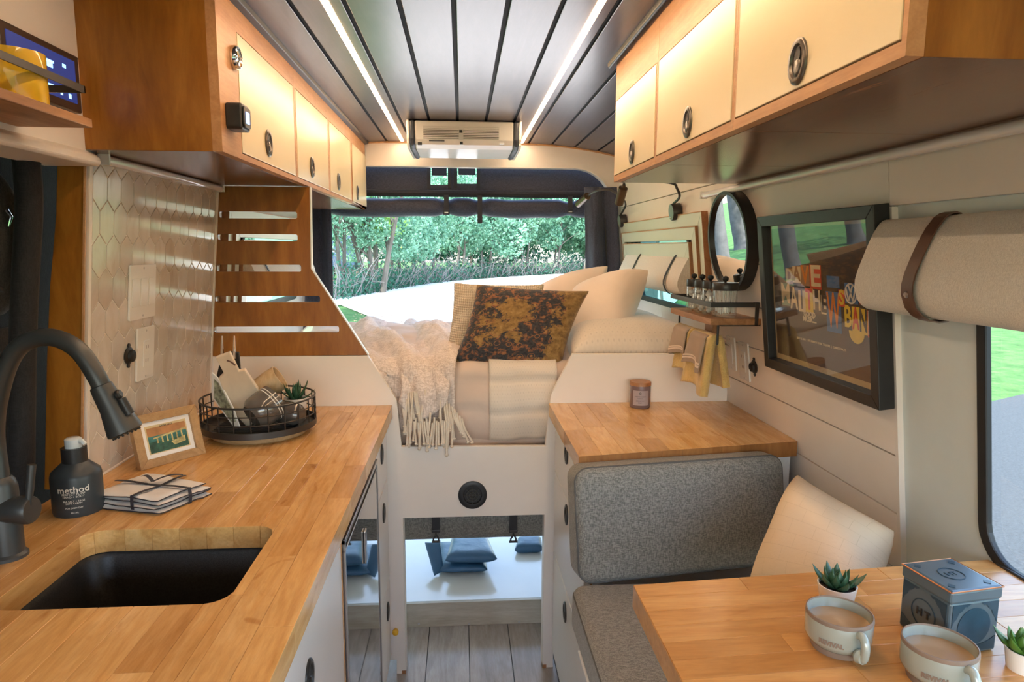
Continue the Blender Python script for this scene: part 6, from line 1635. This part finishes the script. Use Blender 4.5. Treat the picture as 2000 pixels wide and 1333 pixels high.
# ---- things on the right worktop
cn_ = P(1255, 800, z=ZC); cw = (P(1276, 790, y=cn_.y+.02).x-P(1235, 790, y=cn_.y+.02).x)/2; cn_.y += cw; chh = P(1255, 752, y=cn_.y).z-ZC
cj = thing('candle_jar', 'smoky glass candle with wooden lid on the right worktop', 'candle', cn_)
obj('jar', MB().lathe([(0, 0), (cw*.9, 0), (cw, .004), (cw, chh), (0, chh)], cn_, seg=36), plain('smoky_glass', (.17, .125, .14), .12, coat=.8, var=.1), cj, smooth=True)
obj('lid', MB().lathe([(0, chh), (cw*1.0, chh), (cw*1.0, chh+.009), (cw*.97, chh+.011), (0, chh+.011)], cn_, seg=36), m_brown, cj, smooth=True)
def curved_text(parent, s, sz, c, r, ang, h, mat, bold=0):
    tx = text(s, sz, (0, 0, 0), (1, 0, 0), (0, 0, 1), mat, parent, 'label_lettering', bold=bold); inv = WM[parent].inverted()
    for v in tx.data.vertices:
        wv = WM[parent] @ v.co; a = ang+wv.x/r; rr_ = r+.0004-wv.y*.3; v.co = inv @ (Vector(c)+Vector((math.cos(a)*rr_, math.sin(a)*rr_, h+wv.z)))
lbm = plain('candle_label', (.36, .31, .33), .6)
mb = MB().grid(lambda u, v: cn_+Vector((math.cos(-PI/2-.95+1.5*u)*(cw+.0006), math.sin(-PI/2-.95+1.5*u)*(cw+.0006), chh*(.16+.66*v))), 12, 2); obj('label', mb, lbm, cj, smooth=True)
for s, h, z in (('CHESAPEAKE BAY', .0042, .55), ('CANDLE', .0040, .47), ('SERENITY +', .0048, .36), ('CALM', .0048, .28)): curved_text(cj, s, h, cn_, cw+.0008, -PI/2-.25, chh*z, m_ink)
obj('label_mark', MB().lathe([(.0022, 0), (.0034, 0), (.0034, .0004), (.0022, .0004)], cn_+Vector((math.cos(-PI/2-.25)*(cw+.001), math.sin(-PI/2-.25)*(cw+.001), chh*.70)), (-.25, -1, 0), 16, True), m_ink, cj)
# ================================================================== things on the table
m_glaze = plain('sage_glaze', (.33, .365, .325), .14, var=.06, scale=8, coat=.7)
m_clay = plain('bare_clay', (.23, .165, .125), .7, var=.08)
m_tea = plain('milky_tea', (.40, .27, .16), .12, var=.04, coat=.3)
def mug(label, c, R, hh, handle_ang):
    c = Vector(c); t = thing('stoneware_mug', label, 'mug', c, 0, 'stoneware mugs on the table')
    obj('foot', MB().lathe([(0, 0), (R*.78, 0), (R*.80, .003), (R*.82, hh*.17), (0, hh*.17)], c, seg=44), m_clay, t, smooth=True)
    obj('body', MB().lathe([(R*.80, hh*.165), (R*.86, hh*.20), (R*.965, hh*.32), (R, hh*.42), (R, hh-.004), (R*.985, hh-.001), (R*.955, hh-.001), (R*.94, hh-.004), (R*.94, hh*.3), (0, hh*.25)], c, seg=44), m_glaze, t, smooth=True)
    obj('rim', MB().lathe([(R*1.003, hh-.0045), (R*.990, hh-.0002), (R*.955, hh+.0003), (R*.945, hh-.0015), (R*.99, hh-.006)], c, seg=44, closed=True), m_clay, t, smooth=True)
    obj('tea', MB().lathe([(0, hh*.70-.002), (R*.94, hh*.70-.002), (R*.94, hh*.70), (0, hh*.70)], c, seg=44), m_tea, t, smooth=True)
    d = Vector((math.cos(handle_ang), math.sin(handle_ang), 0))
    pts = [c+d*(R*.95)+Vector((0, 0, hh*.80)), c+d*(R*1.16)+Vector((0, 0, hh*.84)), c+d*(R*1.30)+Vector((0, 0, hh*.66)), c+d*(R*1.30)+Vector((0, 0, hh*.42)), c+d*(R*1.20)+Vector((0, 0, hh*.26)), c+d*(R*.95)+Vector((0, 0, hh*.34))]
    h = obj('handle', MB().tube(bez(pts, 6), .0052, 12), m_glaze, t, smooth=True)
    obj('thumb_rest', MB().lathe([(0, 0), (.008, 0), (.0095, .004), (.007, .010), (0, .012)], c+d*(R*1.02)+Vector((0, 0, hh*.30)), d, 18), m_glaze, h, smooth=True)
    curved_text(t, 'REVIVAL', .0078, c, R+.0002, handle_ang-.80, hh*.46, m_clay, .0005)
    return t
def place_mug(cx, cy_rim, wpx, ztop_px, base_py):
    pass
MR = .0365
m1 = P(1660, 1290, z=TZ); m1c = Vector((m1.x, m1.y+MR*.80, TZ))
wpx = (P(1708, 1200, y=m1c.y).x-P(1573, 1200, y=m1c.y).x)/2; MR = wpx*.87
mh = P(1640, 1190, y=m1c.y+.005).z-TZ
mug('grey-green stoneware mug of tea, in front of the small succulent', m1c, MR, mh, math.radians(-86))
hz_ = TZ+mh
m2 = P(1836, 1250, y=m1c.y/1.105); m2 = Vector((m2.x, m2.y, TZ))
mug('grey-green stoneware mug of tea nearest the bottom edge, before the tin', m2, MR, mh, math.radians(-84))
# tea tin
t00 = P(1768, 1092, y=.80)
zl_ = P(1845, 1155, y=.80)
tn = P(1846, 1288, z=TZ)        # near vertical edge meets table
tnt = P(1846, 1156, y=tn.y)     # its top
th_ = tnt.z-TZ
tlx = hit(1768, 1102, NZ, tnt.z); trx = hit(1930, 1124, NZ, tnt.z)
uT = (tlx-Vector((tn.x, tn.y, tnt.z))); vT = (trx-Vector((tn.x, tn.y, tnt.z)))
sz_ = (uT.length+vT.length)/2; uT = uT.normalized(); vT = Vector((uT.y, -uT.x, 0)); vT = vT if vT.x > 0 else -vT
uT *= sz_*1.0; vT *= sz_*1.0
tt_ = thing('tea_tin', 'blue-grey patterned square tea tin on the table', 'tin', (tn.x, tn.y, TZ))
m_tin = plain('tin_slate', (.10, .14, .17), .32, .3, var=.08); m_tind = plain('tin_navy', (.022, .055, .085), .35, .2, var=.15, scale=60); m_cop = plain('copper_line', (.60, .24, .10), .3, .8, var=.05)
O_ = Vector((tn.x, tn.y, TZ+.0005)); lidh = .020*th_/.1
def tinpoly(g, z): cen = O_+(uT+vT)/2; return [cen+(O_+uT*a+vT*b-cen)*(1-g)+Vector((0, 0, z)) for a, b in ((0, 0), (0, 1), (1, 1), (1, 0))]
obj('body', MB().prism(tinpoly(.035, 0), (0, 0, th_-lidh)), m_tin, tt_, bevel=.004, bseg=3)
ld = obj('lid', MB().prism(tinpoly(0, th_-lidh-.002), (0, 0, lidh)), m_tin, tt_, bevel=.004, bseg=3)
cT = tinpoly(.015, th_-lidh+.001); 
tp = tinpoly(.01, th_-.0035)
obj('copper_edge', MB().tube([p+Vector((0, 0, 0)) for p in tp]+[tp[0]], .0010, 6), m_cop, ld)
topc = O_+(uT+vT)/2+Vector((0, 0, th_-.0018)); ringr = sz_*.20
obj('lid_ring', MB().lathe([(ringr, 0), (ringr*.93, 0), (ringr*.93, .0006), (ringr, .0006)], topc, (0, 0, 1), 36, True), m_tind, ld)
text('HT', sz_*.16, topc+Vector((0, 0, .0002)), vT, uT, m_tind, ld)
for a in (.16, .84):
    for b in (.16, .84): obj('lid_corner', MB().prism([O_+uT*(a+da)+vT*(b+db)+Vector((0, 0, th_-.0018)) for da, db in ((-.07, 0), (0, -.07), (.07, 0), (0, .07))], (0, 0, .0005)), m_tind, ld)
def facedeco(e, n, first):
    """arched panel: dark corners around a pale scalloped medallion"""
    o = O_+(uT+vT)/2; w = e.length; en = e.normalized(); c0 = o+n*(w*.5*.965)-en*w*.5
    def q(a, b, d=0): return c0+en*w*a+Vector((0, 0, (th_-lidh)*b))+n*(.0004+d)
    for sx in (0, 1):
        pts = [(.07, .95), (.40, .95), (.34, .90), (.30, .91), (.25, .84), (.19, .80), (.15, .70), (.11, .66), (.07, .55)]
        if sx: pts = [(1-a, b) for a, b in pts]
        obj('dark_corner', MB().prism([q(a, b) for a, b in pts], n*.0004), m_tind, tt_)
    obj('dark_foot', MB().prism([q(a, b) for a, b in ((.07, .06), (.93, .06), (.93, .30), (.80, .22), (.65, .18), (.5, .16), (.35, .18), (.2, .22), (.07, .30))], n*.0004), m_tind, tt_)
    mc_ = q(.5, .52); r = w*.24
    if first:
        obj('seal_ring', MB().lathe([(r, 0), (r*.94, 0), (r*.94, .0006), (r, .0006)], mc_, n, 40, True), m_tind, tt_)
        text('H T', w*.17, mc_+n*.0003, en, (0, 0, 1), m_ink, tt_, bold=.0005)
    else:
        obj('seal_disc', MB().lathe([(0, 0), (r*1.3, 0), (r*1.3, .0003), (0, .0003)], mc_, n, 40), m_tind, tt_)
n1 = vT.normalized()*-1; n2_ = uT.normalized()*-1
facedeco(-uT, n1, True); facedeco(vT, n2_, False)
# table succulents
s1 = P(1638, 1160, y=m1c.y+.10); pr = (P(1673, 1150, y=m1c.y+.105).x-P(1604, 1150, y=m1c.y+.105).x)/2
ph = P(1638, 1150, y=m1c.y+.10).z-TZ
succulent('small green succulent in white pot behind the first mug', (s1.x, m1c.y+.105, TZ), pr, max(.02, ph+.004), 22, .040, .0072, m_suc, 8, m_plastic, 1.0, .55)
s2 = P(1985, 1275, y=.70)
ph2 = P(1985, 1275, y=.70).z-TZ
succulent('green succulent in white pot at the right edge of the table', (P(2000, 1290, y=.70).x, .70, TZ), .021, max(.02, ph2+.004), 22, .036, .0085, m_suc2, 9, m_plastic, 1.0, .55)
# window sill ledge near the table
sl = obj('sill', MB().box((xr(.87)-.001, .0, TZ-.02), (xr(.87)+.012, .96, TZ+.004)), m_black, bevel=.002); sl['kind'] = 'structure'
